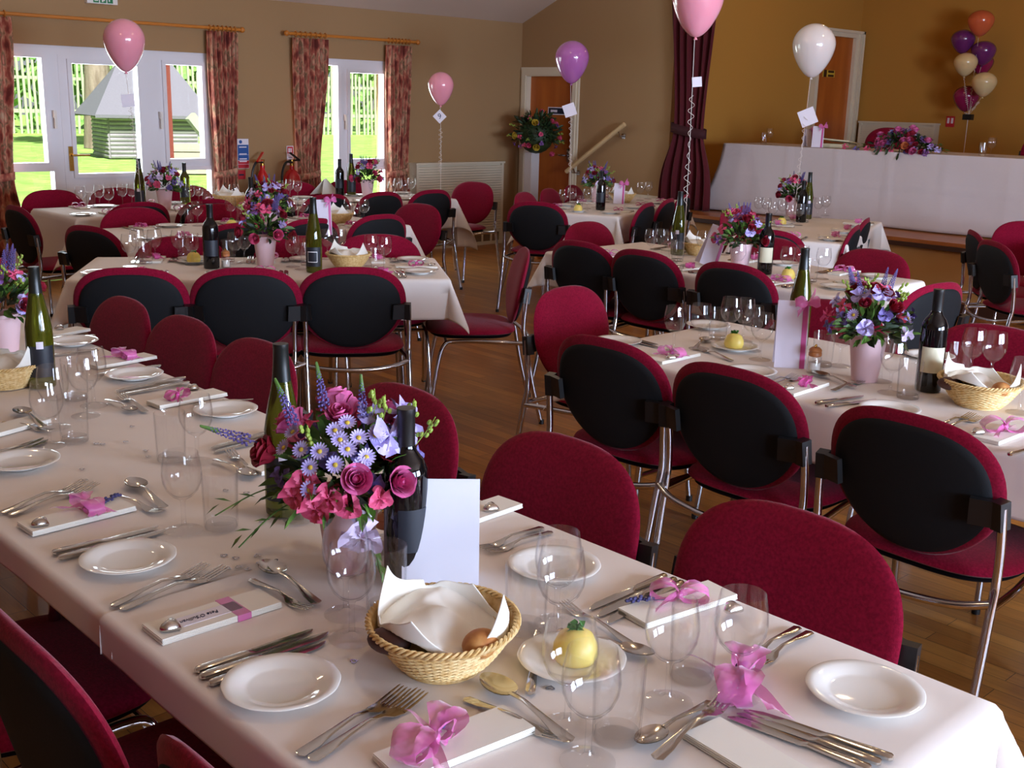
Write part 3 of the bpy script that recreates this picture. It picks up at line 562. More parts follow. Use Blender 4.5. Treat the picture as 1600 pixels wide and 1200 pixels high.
# --- glasses
wine = [(0,0),(.034,.0),(.0345,.0015),(.025,.004),(.010,.0065),(.0048,.011),(.0042,.03),(.0044,.056),(.007,.062),(.018,.068),(.028,.079),(.0345,.094),(.0365,.109),(.0352,.126),(.0318,.146),(.0308,.152),(.0300,.1522),(.0304,.146),(.0338,.126),(.0351,.109),(.0332,.0945),(.0268,.0805),(.017,.0705),(.006,.067),(0,.0665)]
WINE = Proto(MB().lathe(wine, 28).build('wine_glass', M['glass'], ang=60), 'glass')
r_ = MB().lathe([(0,0),(.029,0),(.0305,.003),(.0315,.03),(.0335,.108),(.0333,.1095),(.0322,.1095),(.0318,.108),(.0298,.03),(.0285,.014),(0,.011)], 28).build('tumbler', M['glass'], ang=60)
TUMBLER = Proto(r_, 'glass')
b_ = MB().lathe([(0,.0008),(.0282,.0008),(.0290,.004),(.0278,.0125),(0,.0108)], 24).build('glass_base', M['thick_glass'], r_)
# --- bottles
def bottle(name, kind):
    r = empty(name)
    if 'claret' in kind: prof = [(0,.006),(.02,.002),(.033,0),(.0365,.004),(.0372,.02),(.0372,.185),(.036,.197),(.029,.213),(.019,.226),(.0148,.238),(.0142,.29),(.0150,.291),(.0150,.299),(.012,.30),(0,.30)]
    else: prof = [(0,.006),(.02,.002),(.033,0),(.0370,.004),(.0378,.02),(.0378,.15),(.0365,.175),(.030,.215),(.022,.255),(.0165,.285),(.0142,.305),(.0135,.338),(.0145,.339),(.0145,.346),(.012,.347),(0,.347)]
    dark = kind == 'claret' or kind == 'dark'
    MB().lathe(prof, 28).build('glass_body', M['bottle_black'] if dark else M['bottle_glass'], r, ang=35)
    H = prof[-1][1]
    if 'claret' in kind: MB().lathe([(.0150,H-.075),(.0148,H-.012),(.0157,H-.010),(.0157,H+.0004),(0,H+.001)],24).build('foil_capsule', M['capsule_black'], r)
    else: MB().lathe([(.0190,H-.078),(.0162,H-.045),(.0149,H-.010),(.0153,H-.009),(.0153,H+.0004),(0,H+.001)],24).build('foil_capsule', M['capsule'], r)
    return r
def paper(mb_r, z0, z1, a0, a1, m, r, name='paper_label'):
    mb = MB().grid(lambda u,v: (mb_r*math.cos(a0+(a1-a0)*u), mb_r*math.sin(a0+(a1-a0)*u), z0+(z1-z0)*v), 14, 1); return mb.build(name, M[m], r)
# --- napkin, bow, favour
r = empty('folded_napkin')
mb = MB().box((-.105,-.036,0),(.105,.036,.0036),.0012).box((-.104,-.0355,.0032),(.1045,.036,.0068),.0012).box((-.105,-.036,.0064),(.1045,.0358,.0098),.0014); mb.build('napkin_cloth', M['napkin'], r)
NAPKIN = Proto(r, 'napkin')
def bow_mesh(big=1.0, seed=1):
    rnd = random.Random(seed); mb = MB()
    for s in (-1,1):
        tw = rnd.uniform(-.3,.3)
        def fn(u, v, s=s, tw=tw):
            a = u*2*PI; R = .026*big; w_ = (.022+.006*math.sin(a))*big*(v-.5)*2*min(1,.25+abs(math.sin(a/2)))
            x = s*(R*(1-math.cos(a))*.95); z = .016*big*math.sin(a)*(1 if True else 1)+.016*big; y = w_*.75+tw*x*.4+.003*math.sin(9*v+a*3)
            return (x, y, max(z,.001)+.002*math.sin(12*v+a*2))
        mb.grid(fn, 16, 6)
        def tail(u, v, s=s): 
            x = s*(.004+.045*u)*big; return (x*.8, (.05*u+.0)*big*(1 if s>0 else -.8)+.011*big*(v-.5)*2*(.4+u*.8), .012*(1-u)+.004+.004*math.sin(5*u+4*v))
        mb.grid(tail, 8, 4)
    mb.sphere((0,0,.012), .008*big, 8, 6); return mb
BOWM = [bow_mesh(1.0,k).mesh('organza_bow', M['pink_ribbon']) for k in (1,2,3)]; BOWD = bow_mesh(.8,5).mesh('organza_bow', M['pink_deep'])
BAND = MB().box((-.012,-.0372,-.0002),(.012,.0372,.0106)).mesh('organza_band', M['pink_ribbon'], False)
def add_mesh(me, name, parent, loc=(0,0,0), rot=(0,0,0), sc_=1):
    o = bpy.data.objects.new(name, me); link(o, parent); o.location = loc; o.rotation_euler = rot; o.scale = (sc_,)*3; return o
def lav_mesh():
    mb = MB().tube([(0,0,.003),(.05,.002,.005),(.09,0,.006)], .0009, 5); rnd = random.Random(4)
    for k in range(16):
        x = .045+.003*k; mb.sphere((x, rnd.uniform(-.005,.005), .006+rnd.uniform(-.001,.005)), .0032, 6, 4, (1.3,1,1))
    return mb
LAV = lav_mesh().mesh('lavender_sprig', M['lavender'])
def heart(u): return (16*math.sin(u)**3/17, (13*math.cos(u)-5*math.cos(2*u)-2*math.cos(3*u)-math.cos(4*u))/17)
def favour_mesh():
    n = 28; mb = MB(); vs = []; fs = []; rings = [(.0,.016),(.5,.0145),(.82,.011),(1,.006),(1,.003),(.8,0),(0,0)]
    for r_, z in rings:
        for k in range(n): x, y = heart(2*PI*k/n); vs.append((x*.019*r_, y*.019*r_, z))
    for i in range(len(rings)-1):
        for k in range(n): k2=(k+1)%n; fs.append((i*n+k,i*n+k2,(i+1)*n+k2,(i+1)*n+k))
    return mb.add(vs, fs)
FAVOUR = Proto(favour_mesh().build('favour_tin', M['silver'], ang=60), 'favour')
def conf_mesh():
    n=20; mb=MB(); vs=[]; fs=[]
    for z in (.0,.0006):
        for s in (1,.55):
            for k in range(n): x,y=heart(2*PI*k/n); vs.append((x*.0075*s,y*.0075*s,z))
    for k in range(n):
        k2=(k+1)%n; fs += [(k,k2,n+k2,n+k),(2*n+k,3*n+k,3*n+k2,2*n+k2),(k,2*n+k,2*n+k2,k2),(n+k,n+k2,3*n+k2,3*n+k)]
    return mb.add(vs,fs)
CONF = Proto(conf_mesh().build('heart_confetti', M['confetti'], smooth=False), 'confetti')
# --- salt jar
def salt_jar():
    r = empty('salt_shaker'); MB().lathe([(0,0),(.021,0),(.0225,.003),(.0215,.05),(.018,.056),(.0172,.056),(.0205,.05),(.021,.005),(0,.004)],20).build('glass_jar', M['glass'], r); MB().lathe([(0,.005),(.019,.005),(.0185,.034),(0,.035)],18).build('salt_fill', M['salt'], r)
    MB().lathe([(.0185,.054),(.021,.056),(.021,.064),(.019,.068),(.021,.072),(.019,.077),(.012,.083),(0,.084)],20).build('shaker_cap', M['cork_cap'], r); MB().sphere((.008,0,.087),.004,8,6).sphere((-.008,0,.087),.004,8,6).build('cap_studs', M['brass'], r); return r
SALT = Proto(salt_jar(), 'shaker')
# --- butter: top-level block on its own plate
def butter_mesh():
    mb = MB().lathe([(0,0),(.030,0),(.034,.01),(.033,.025),(.026,.04),(.014,.048),(0,.050)],22); mb.v = [(x*(1+.04*math.sin(5*z*60+x*90)), y, z) for x,y,z in mb.v]; return mb
r = empty('butter_ball'); butter_mesh().build('butter', M['butter'], r)
mb = MB(); rnd = random.Random(2)
for k in range(16):
    c_ = V((rnd.uniform(-.012,.012), rnd.uniform(-.01,.01), .049+rnd.uniform(0,.007))); m_ = Euler((rnd.uniform(-1,1),rnd.uniform(-1,1),rnd.uniform(0,6))).to_matrix(); mb.add([c_+m_@V(q)*.006 for q in ((-1,-.6,0),(0,-.8,.2),(1,-.2,0),(.7,.8,.2),(-.4,.9,0))],[(0,1,2,3,4)])
mb.build('parsley', M['parsley'], r, False); BUTTER = Proto(r, 'butter')
# --- bread basket
def basket():
    r = empty('bread_basket')
    def wall(u, v, ins=0):
        a = 2*PI*u; R = .066+.054*v**.75; w_ = .0013*math.sin(a*26)*(1 if int(v*17.99)%2 else -1)+.0009*math.sin(v*18*2*PI)
        R += w_-ins; return (R*1.04*math.cos(a), R*.96*math.sin(a), .004+.070*v)
    MB().grid(lambda u,v: wall(u,v), 208, 72).grid(lambda u,v: wall(u,v,.005), 104, 18).lathe([(0,.0),(.067,.0),(.067,.004),(0,.006)],40,(0,0,0),1.04,.96).build('woven_bowl', M['wicker'], r)
    for k in range(3): 
        mb = MB().tube([(1.04*(.119+.0035*math.cos(a*22+k*2.1))*math.cos(a), .96*(.119+.0035*math.cos(a*22+k*2.1))*math.sin(a), .074+.0035*math.sin(a*22+k*2.1)) for a in [2*PI*q/200 for q in range(201)]], .0028, 5); mb.build('rim_cane', M['wicker'], r)
    return r
BASKET = Proto(basket(), 'basket')
def basket_cloth(seed=0):
    rnd = random.Random(seed); W = [(rnd.uniform(0,2*PI), rnd.uniform(9,17), rnd.uniform(0,6), rnd.uniform(.007,.014)) for _ in range(5)]
    tri = lambda t: abs(((t/PI) % 2)-1)*2-1
    def fn(u, v):
        x, y = (u-.5)*.25, (v-.5)*.25; r_ = max(abs(x),abs(y))/.125; m_ = math.hypot(x,y)
        if m_ > .108: x, y = x*.108/m_, y*.108/m_
        z = .066+.030*math.exp(-(m_/.05)**2)
        for a, f, p, A in W: z += A*tri((x*math.cos(a)+y*math.sin(a))*f*2.2+p)*(.4+.6*min(1,m_/.06))
        edge = max(0, m_-.108)
        z += edge*1.1*(1 if (x > 0) == (y > 0) else .45) - (.022 if r_ > .93 else 0)*(1-min(1,edge/.02))
        return (x, y*.94, max(z, .040))
    return MB().grid(fn, 56, 56)
BCLOTH = Proto(solid(basket_cloth(1).build('basket_napkin', M['napkin']), .002), 'napkin')
ROLL = Proto(MB().sphere((0,0,.022), .034, 18, 12, (1.25,.95,.75)).build('bread_roll', M['crust']), 'bread')
DROLL = Proto(MB().sphere((0,0,.022), .032, 18, 12, (1.3,.9,.7)).build('bread_roll', M['dark_roll']), 'bread')
# --- menu / table card
def tent_card(name, w_, h_, lean=.26, ribbon=True, m='paper'):
    r = empty(name)
    for s in (-1,1):
        MB().add([V(p) for p in ((-w_/2,s*(h_*lean)+.0,0),(w_/2,s*(h_*lean),0),(w_/2,s*.001,h_),(-w_/2,s*.001,h_),(-w_/2,s*(h_*lean-.0012),0),(w_/2,s*(h_*lean-.0012),0),(w_/2,0,h_-.002),(-w_/2,0,h_-.002))],[(0,1,2,3),(7,6,5,4),(0,4,5,1),(1,5,6,2),(3,2,6,7),(0,3,7,4)]).build('card_leaf', M[m], r, False)
    if ribbon:
        ny = -h_*lean
        MB().add([(w_*.30,ny-.001,0),(w_*.46,ny-.001,0),(w_*.46,-.003,h_),(w_*.30,-.003,h_)],[(0,1,2,3)]).build('organza_ribbon', M['pink_deep'], r, False)
        add_mesh(BOWM[0], 'organza_bow', r, (w_*.38,-.006,h_*.96), (1.2,0,.3), .85)
    return r
# --- flowers
def petal_ring(mb, c, n, L_, W_, tilt, cup=.15, rot=0, m_=None):
    for k in range(n):
        a = 2*PI*k/n+rot; R = Matrix.Rotation(a,3,'Z')@Matrix.Rotation(-tilt,3,'Y')
        if m_ is not None: R = m_@R
        pts = [(.12,-.12,0),(.12,.12,0),(.55,.5,cup*.3),(.9,.36,cup*.9),(1,0,cup),(.9,-.36,cup*.9),(.55,-.5,cup*.3)]
        vs = [R@V((x*L_,y*W_,z*L_))+V(c) for x,y,z in pts]; mb.add(vs+[R@V((.5*L_,0,-.05*L_))+V(c)], [(0,1,7),(1,2,7),(2,3,7),(3,4,7),(4,5,7),(5,6,7),(6,0,7)])
def rose_mesh(R=.03):
    mb = MB(); mb.sphere((0,0,R*.55), R*.32, 10, 7, (1,1,1.3))
    for lay,(n,r0,h_,op) in enumerate(((3,.28,1.45,.02),(4,.48,1.42,.08),(5,.68,1.3,.20),(6,.86,1.05,.48))):
        for k in range(n):
            a0 = 2*PI*k/n+lay*.7; wd = 2*PI/n*.75
            def fn(u, v, a0=a0, wd=wd, r0=r0, h_=h_, op=op):
                a = a0+(u-.5)*2*wd; edge = 1-.25*(2*u-1)**2; rr = R*(r0*(.35+.65*v**.6)+op*max(0,v-.55)**1.5*1.2); z = R*h_*v*edge*(1-.18*op*max(0,v-.7))
                return (rr*math.cos(a), rr*math.sin(a), z)
            mb.grid(fn, 6, 5)
    return mb
def frill_mesh(R=.03, n=5):      # sweet pea like bloom
    mb = MB()
    for k in range(n):
        a0 = 2*PI*k/n
        def fn(u, v, a0=a0): a = a0+(u-.5)*1.7; rr = R*v*(1+.10*math.sin(7*u+a0*3)); return (rr*math.cos(a), rr*math.sin(a), R*(.25+.55*v*math.cos(a0*2+.6)+.12*math.sin(9*u+5*v)))
        mb.grid(fn, 6, 4)
    return mb
def daisy_mesh(R=.018):
    mb = MB(); petal_ring(mb,(0,0,.003),16,R,R*.26,.15,.1); return mb
def spike_mesh(L_=.11, r_=.010):
    mb = MB().tube([(0,0,0),(0,0,L_)], .0015, 5); rnd = random.Random(3)
    for k in range(70):
        t = k/70; a = k*2.4; R = r_*(1-t)**.7+.001; mb.sphere((R*math.cos(a), R*math.sin(a), L_*(.18+.8*t)), .0028*(1-.5*t), 5, 4)
    return mb
def leaf_cluster(n, R, z0, h_, seed, L_=.05, ex=1, ey=1):
    rnd = random.Random(seed); mb = MB()
    for k in range(n):
        a = rnd.uniform(0,2*PI); el = rnd.uniform(-.25,1.2); d = V((math.cos(a)*math.cos(el), math.sin(a)*math.cos(el), math.sin(el)))
        c_ = V((0,0,z0))+V((d.x*R*ex,d.y*R*ey,d.z*h_))*rnd.uniform(.35,.9); q = d.to_track_quat('X','Z').to_matrix()@Matrix.Rotation(rnd.uniform(-1.2,1.2),3,'X')@Matrix.Rotation(rnd.uniform(-.4,.5),3,'Y')
        l_ = L_*rnd.uniform(.6,1.2); w_ = l_*.2
        mb.add([c_+q@V(p) for p in ((0,0,0),(l_*.35,w_,.004),(l_*.7,w_*.8,.002),(l_,0,-.006),(l_*.7,-w_*.8,.002),(l_*.35,-w_,.004),(l_*.5,0,-.004))],[(0,1,6),(1,2,6),(2,3,6),(3,4,6),(4,5,6),(5,0,6)])
    return mb
ROSE = rose_mesh().mesh('rose', M['rose']); ROSEP = rose_mesh(.026).mesh('rose', M['pink_petal']); ROSER = rose_mesh(.026).mesh('rose', M['red_petal'])
FRL = frill_mesh(.036).mesh('sweet_pea', M['pale_lilac']); FRP = frill_mesh(.022).mesh('carnation', M['pink_petal']); FRV = frill_mesh(.024).mesh('lilac_bloom', M['lilac']); FRM = frill_mesh(.022).mesh('mauve_bloom', M['mauve']); FRU = frill_mesh(.022).mesh('purple_bloom', M['purple'])
DAI = daisy_mesh(.020).mesh('aster', M['lilac']); DAIC = MB().sphere((0,0,.004),.0055,8,5,(1,1,.6)).mesh('flower_centre', M['yellow_flower'])
SPK = spike_mesh(.095,.0085).mesh('veronica_spike', M['purple']); SPG = spike_mesh(.036,.0012).mesh('spike_tip', M['leaf'])
def sprig_mesh():
    mb = MB().tube([(0,0,0),(.005,0,.05),(0,.004,.085)], .0012, 5); rnd = random.Random(8)
    for k in range(9): mb.sphere((rnd.uniform(-.011,.011), rnd.uniform(-.011,.011), .03+.0065*k), .0052, 6, 5, (1,1,1.3))
    return mb
SPRIG = sprig_mesh().mesh('lime_sprig', M['lime'])
def arrangement(seed, pot='pot_pink', full=True, R=.105, ph=.145, pr=.058):
    rnd = random.Random(seed); r = empty('flower_arrangement')
    MB().lathe([(0,.001),(pr*.66,0),(pr*.68,.003),(pr*.97,ph-.012),(pr*1.03,ph-.01),(pr*1.03,ph),(pr*.95,ph),(pr*.9,ph-.02),(0,ph-.02)],32).build('flower_pot', M[pot], r, ang=35)
    z0 = ph+.015
    leaf_cluster(150 if full else 90, R*1.05, z0, R*.9, seed).build('foliage', M['leaf'], r, False)
    leaf_cluster(70 if full else 50, R*.85, z0-.01, R*.6, seed+9, .06).build('dark_foliage', M['leaf_dark'], r, False)
    def put(me, nm, az, el, k=1.0, sc_=1.0, fill=None):
        d = V((math.cos(az)*math.cos(el), math.sin(az)*math.cos(el), math.sin(el))); p = V((0,0,z0))+V((d.x*R, d.y*R, d.z*R*1.05))*k
        q = d.to_track_quat('Z','Y').to_euler(); o = add_mesh(me, nm, r, p, q, sc_)
        if nm == 'aster': add_mesh(DAIC, 'flower_centre', o)
        return o
    base = math.atan2(-1,-1)+.05 if False else 0
    return r, put
# ================================================================== FLOWERS
CAMAZ = math.atan2(-1.55,-1.08)
def build_main():
    r, put = arrangement(11, R=.115)
    r.rotation_euler = (0,0,0)
    cr = V((math.cos(CAMAZ),math.sin(CAMAZ),0)); rt = V((-math.sin(CAMAZ),math.cos(CAMAZ),0))   # towards / right as seen by a sitter facing the pot
    Z0 = V((0,0,.165)); RR = .128
    def fl(me, nm, s, u, sc_=1.0, k=1.0, lean=None):
        q = max(0, 1-(s/RR)**2-(u/(RR*1.1))**2)**.5*RR*k
        p = Z0 + rt*s + V((0,0,u)) + cr*q*.85
        d = lean if lean is not None else (rt*s*1.1+V((0,0,u+.03))+cr*(q+.03)).normalized()
        o = add_mesh(me, nm, r, p, d.to_track_quat('Z','Y').to_euler(), sc_)
        if nm == 'aster': add_mesh(DAIC, 'flower_centre', o)
        return o
    fl(ROSE,'rose',.012,.035,.86); fl(ROSE,'rose',.078,.022,.88); fl(ROSE,'rose',-.012,.115,.78,.5); fl(ROSER,'rose',-.125,.045,1.1,1); fl(ROSER,'rose',.06,.06,.8,.6)
    for s,u,k in ((-.07,.02,1.2),(-.05,-.015,1.25),(-.085,.0,1.1),(.0,-.01,1.0),(-.03,.005,1.2),(.05,.0,.9),(.095,.0,.9)): fl(FRP,'carnation',s,u,k)
    for s,u in ((-.02,.11),(.0,.085),(-.045,.08),(-.09,.095),(-.02,.062),(-.062,.02),(.018,.10),(-.105,.07),(.03,.072),(-.012,.098),(.022,.06),(-.06,.055),(.0,.12),(-.075,.078),(.045,.10)): fl(DAI,'aster',s,u,.82,1.12)
    for s,u,k in ((.065,.09,1.5),(.09,.115,1.2),(.1,.085,1.1),(.035,.125,.9)): fl(FRV,'lilac_bloom',s,u,k,.9)
    for s,u in ((-.06,.06),(-.03,.06),(.04,.02),(-.11,.02),(.02,.07),(.11,.05)): fl(FRU,'purple_bloom',s,u,.8,.8)
    fl(FRL,'sweet_pea',.02,-.065,1.0,1.0,(cr+V((0,0,-.2))).normalized())
    for s,u,ls,lu in ((-.085,.095,-.35,1),(-.035,.12,-.15,1),(.028,.10,-.05,1),(-.15,.07,-.9,.35)):
        d = (rt*ls+V((0,0,lu))+cr*.15).normalized(); o = fl(SPK,'veronica_spike',s,u,1.0,.5,d); add_mesh(SPG,'spike_tip',o,(0,0,.068),(0,0,0),1)
    for s,u,ls in ((.055,.10,.15),(.1,.085,.25),(-.055,.055,-.2),(.115,.06,.7),(.04,.11,.1)): fl(SPRIG,'lime_sprig',s,u,.8,.7,(rt*ls+V((0,0,1))+cr*.2).normalized())
    for k in range(14):       # the side turned away
        a = CAMAZ+PI+random.uniform(-1.3,1.3); el = random.uniform(.0,1.2); me, nm = random.choice(((ROSE,'rose'),(FRP,'carnation'),(FRV,'lilac_bloom'),(FRU,'purple_bloom'),(FRM,'mauve_bloom')))
        d = V((math.cos(a)*math.cos(el),math.sin(a)*math.cos(el),math.sin(el))); add_mesh(me,nm,r,Z0+d*.12,d.to_track_quat('Z','Y').to_euler(),random.uniform(.8,1.1))
    mb = MB()
    for (a0,el,L_) in ((CAMAZ-1.5,-.15,.17),(CAMAZ-1.2,-.35,.15),(CAMAZ+.55,-.9,.12)):
        d = V((math.cos(a0)*math.cos(el),math.sin(a0)*math.cos(el),math.sin(el))); p0 = Z0+d*.06; mb.tube(smoothpath([p0,p0+d*L_*.5+V((0,0,.01)),p0+d*L_+V((0,0,-.02))]),.0013,5)
        for k in range(6):
            c_ = p0+d*L_*(.35+.12*k); q = (d+V((0,0,.5*(-1)**k))).normalized().to_track_quat('X','Z').to_matrix(); mb.add([c_+q@V(p) for p in ((0,0,0),(.014,.006,0),(.03,0,-.003),(.014,-.006,0))],[(0,1,2,3)])
    mb.build('leaf_sprigs', M['leaf'], r, False)
    return r
def build_generic(seed, mix, pot='pot_pink', R=.115):
    r, put = arrangement(seed, pot, False, R); rnd = random.Random(seed*7)
    for k in range(34):
        me, nm, s_ = rnd.choice(mix); put(me, nm, 2*PI*k/34*5.1+rnd.uniform(-.2,.2), rnd.uniform(-.1,1.35), rnd.uniform(.95,1.12), s_*rnd.uniform(.85,1.2))
    for k in range(5):
        a = rnd.uniform(0,6.28); o = put(SPK,'veronica_spike',a,1.1,1.0,.9); o.rotation_euler = V((.35*math.cos(a),.35*math.sin(a),1)).to_track_quat('Z','Y').to_euler()
    for k in range(7): put(SPRIG,'lime_sprig',rnd.uniform(0,6.28),rnd.uniform(.6,1.4),1.0,.75)
    return r
MIXA = ((FRM,'mauve_bloom',1.0),(FRV,'lilac_bloom',1.1),(FRU,'purple_bloom',1.0),(FRP,'carnation',1.0),(ROSER,'rose',.8),(FRL,'sweet_pea',.7),(DAI,'aster',1))
MIXB = ((ROSEP,'rose',1.0),(FRP,'carnation',1.1),(FRM,'mauve_bloom',1.1),(ROSER,'rose',.9),(FRV,'lilac_bloom',.9))
ARR_MAIN = build_main(); ARR_A = Proto(build_generic(21,MIXA), 'flower arrangement'); ARR_B = Proto(build_generic(33,MIXB), 'flower arrangement')
# ================================================================== BOTTLES
M['bottle_glass'] = mat('bottle_glass', (104,112,30), .05, trans=.75, spec=.6)
bc = bottle('wine_bottle','claret'); paper(.0376,.06,.135,-.95,.95,'label_cream',bc); CLARET = Proto(bc,'bottle')
bp_ = bottle('wine_bottle','claret'); paper(.0376,.06,.135,-.95,.95,'label_dark',bp_); PLAIN = Proto(bp_,'bottle')
bg_ = bottle('wine_bottle','green_claret'); paper(.0376,.05,.12,-1,1,'label_dark',bg_); GREEN = Proto(bg_,'bottle')
bh = bottle('wine_bottle','hock'); paper(.0383,.035,.125,-1.1,1.1,'label_dark',bh); paper(.0386,.118,.139,-.25,.25,'pale_paper',bh,'price_sticker'); HOCK = Proto(bh,'bottle')
bh2 = bottle('wine_bottle','hock'); paper(.0383,.03,.12,-1.1,1.1,'label_dark',bh2); MB().merge(MB().grid(lambda u,v: (.0386*math.cos(-.62+1.24*u),.0386*math.sin(-.62+1.24*u),.05+.05*v),10,1)).build('label_panel', M['hem'], bh2); MB().grid(lambda u,v: (.0389*math.cos(-.56+1.12*u),.0389*math.sin(-.56+1.12*u),.053+.044*v),10,1).build('label_panel', M['label_dark'], bh2); HOCKD = Proto(bh2,'bottle')
def toward_cam(p): return math.atan2(-p.y,-p.x)
# ================================================================== TABLES AND CLOTHS
def cloth_mesh(L_, W_, drop, seed, amp=.005, flare=.04, cornerflare=.45, nfold=9, ends=None):
    """L_ along local X, W_ along local Y, hanging `drop` over each edge"""
    rnd = random.Random(seed); ph = [rnd.uniform(0,6) for _ in range(8)]
    NX, NY, ND = 40, 20, 18
    d0, d1, e0, e1 = ends or (drop,)*4      # drops at -u, +u, -v, +v
    us = [-d0+d0*i/ND for i in range(ND)]+[L_*i/NX for i in range(NX+1)]+[L_+d1*(i+1)/ND for i in range(ND)]
    vs_ = [-e0+e0*i/ND for i in range(ND)]+[W_*i/NY for i in range(NY+1)]+[W_+e1*(i+1)/ND for i in range(ND)]
    def P(u, v):
        du = max(-u, u-L_, 0); dv = max(-v, v-W_, 0); cu = min(max(u,0),L_); cv = min(max(v,0),W_)
        sx = -1 if u < 0 else 1; sy = -1 if v < 0 else 1
        s = math.hypot(du, dv); x, y, z = cu-L_/2, cv-W_/2, T
        if s > 0:
            dx, dy = sx*du/s, sy*dv/s; c4 = 2*du*dv/(s*s)
            Rr = .014; arc = Rr*PI/2
            if s < arc: a = s/Rr; out = Rr*math.sin(a); dn = Rr*(1-math.cos(a))
            else:
                q = s-arc; fl = flare+(cornerflare-flare)*c4; out = Rr+q*fl; dn = Rr+q*(1-fl*fl)**.5
                w_ = amp*min(1,q/.1)*(math.sin((cu*nfold+ph[0]) if dv > du else (cv*nfold+ph[1]))+.5*math.sin((cu*nfold*2.3+ph[2]) if dv > du else (cv*nfold*2.1+ph[3])))*(1-c4*.7)
                out += w_
            x += dx*out; y += dy*out; z -= dn
        else:
            z += .0006*math.sin(u*31+ph[4])*math.sin(v*27+ph[5])
        return V((x, y, z))
    mb = MB(); w = len(us); mb.add([P(u,v) for v in vs_ for u in us], [(j*w+i,j*w+i+1,(j+1)*w+i+1,(j+1)*w+i) for j in range(len(vs_)-1) for i in range(len(us)-1)])
    return mb
AY0, AY1, AX0, AX1 = .56, 4.22, .68, 1.50
acx, acy = (AX0+AX1)/2, (AY0+AY1)/2
def table_only(label, cx, cy, rz, L_, W_):
    r = empty('folding_table', (cx,cy,0), rz, label, 'table', 'folding tables under white cloths')
    MB().box((-L_/2+.012,-W_/2+.012,T-.03),(L_/2-.012,W_/2-.012,T-.004)).build('tabletop', M['table_board'], r, False)
    for sx in (-1,1):
        for sy in (-1,1): MB().tube([(sx*(L_/2-.16),sy*(W_/2-.10),0),(sx*(L_/2-.20),sy*(W_/2-.13),T-.03)], .0125, 10).build('leg', M['chrome'], r)
        MB().tube([(sx*(L_/2-.18),-W_/2+.12,.3),(sx*(L_/2-.18),W_/2-.12,.3)], .009, 8).build('stretcher', M['chrome'], r)
def cloth_only(label, cx, cy, rz, L_, W_, drop, seed, dz=0, **kw):
    o = cloth_mesh(L_, W_, drop, seed, **kw).build('tablecloth', M['cloth'], None, ang=60, label=label, cat='tablecloth', group='white tablecloths'); solid(o, .0012)
    o.location = (cx,cy,dz); o.rotation_euler = (0,0,rz)
WA = AX1-AX0
table_only('folding table nearest the camera under the near cloth', acx, 1.475, PI/2, 1.83, WA); table_only('folding table at the left under the far half of the near table', acx, 3.305, PI/2, 1.83, WA)
def run_cloth(label, x0, x1, y0, y1, drops, seed, ends, dz):
    """cloth on a table running along Y; drops = near, far, right, left; ends = (near hangs, far hangs)"""
    L_, W_ = y1-y0, x1-x0; mb = cloth_mesh(L_, W_, 0, seed, amp=.003, flare=.03, cornerflare=.5, ends=drops)
    vs = []; 
    for x, y, z in mb.v:      # local X -> world Y, local Y -> world -X
        if not ends[0] and x < -L_/2: x = -L_/2
        if not ends[1] and x > L_/2: x = L_/2
        vs.append((-y, x, z+dz))
    mb.v = vs
    o = mb.build('tablecloth', M['cloth'], None, ang=60, label=label, cat='tablecloth', group='white tablecloths'); solid(o, .0012); o.location = ((x0+x1)/2,(y0+y1)/2,0)
run_cloth('white tablecloth at the bottom right with its corner hanging off the near table', AX0,AX1,AY0,1.64,(.26,.004,.10,.075),3,(True,False),.0)
run_cloth('long white tablecloth over the far half of the near table, tucked under the front cloth', AX0+.004,AX1-.004,1.60,AY1,(.004,.16,.10,.066),4,(False,True),-.002)
# right-hand long table
BX0, BX1, BY1 = 2.775, 3.595, 2.55
table_only('folding table on the right with the tall menu card', (BX0+BX1)/2, BY1-.915, PI/2, 1.83, BX1-BX0); table_only('folding table running out of the right edge behind the nearest black chair', (BX0+BX1)/2, BY1-2.745, PI/2, 1.83, BX1-BX0)
run_cloth('white tablecloth of the right hand table under the wicker basket and tall menu card', BX0,BX1,BY1-3.66,BY1,(.2,.2,.2,.18),5,(True,True),0)
TB = {}
def tbl(key, cx, cy, deg, L_, W_, drop, tl, cl, seed, **kw):
    rz = math.radians(deg); TB[key] = (cx,cy,rz,L_,W_); table_only(tl,cx,cy,rz,L_,W_); cloth_only(cl,cx,cy,rz,L_,W_,drop,seed,**kw)
def loc_of(key, u, v, z=TS):
    cx,cy,rz,L_,W_ = TB[key]; return V((cx+u*math.cos(rz)-v*math.sin(rz), cy+u*math.sin(rz)+v*math.cos(rz), z))
tbl('mid', 2.88,4.77,-33.5,1.70,.72,.20,'chrome legged folding table in the middle left behind three black chair backs','white tablecloth with a pointed corner hanging beside the chrome table legs',7,cornerflare=.44)
tbl('centre', 4.92,3.54,90,1.83,.82,.20,'folding table in the centre right with the tilted menu card','white tablecloth of the centre right table under the tilted menu card',8)
tbl('second', 3.70,6.32,0,1.95,.78,.22,'folding table behind the middle left table with the narrow purple menu card','white tablecloth of the table behind the middle left table',9)
tbl('door', 3.82,7.72,0,1.60,.74,.25,'folding table in front of the garden door','white tablecloth hanging low on the table in front of the garden door',10,ends=(.44,.04,.25,.25))
tbl('narrow', 5.50,7.72,0,1.60,.74,.25,'folding table in front of the narrow window','white tablecloth hanging low on the table in front of the narrow window',12,ends=(.04,.42,.25,.25))
tbl('woodendoor', 7.12,6.31,22,1.83,.76,.22,'folding table in front of the wooden door','white tablecloth of the table in front of the wooden door',13)
tbl('stagefront', 7.05,4.33,22,1.70,.72,.22,'folding table below the stage with two dark bottles','white tablecloth of the table just below the stage',14)
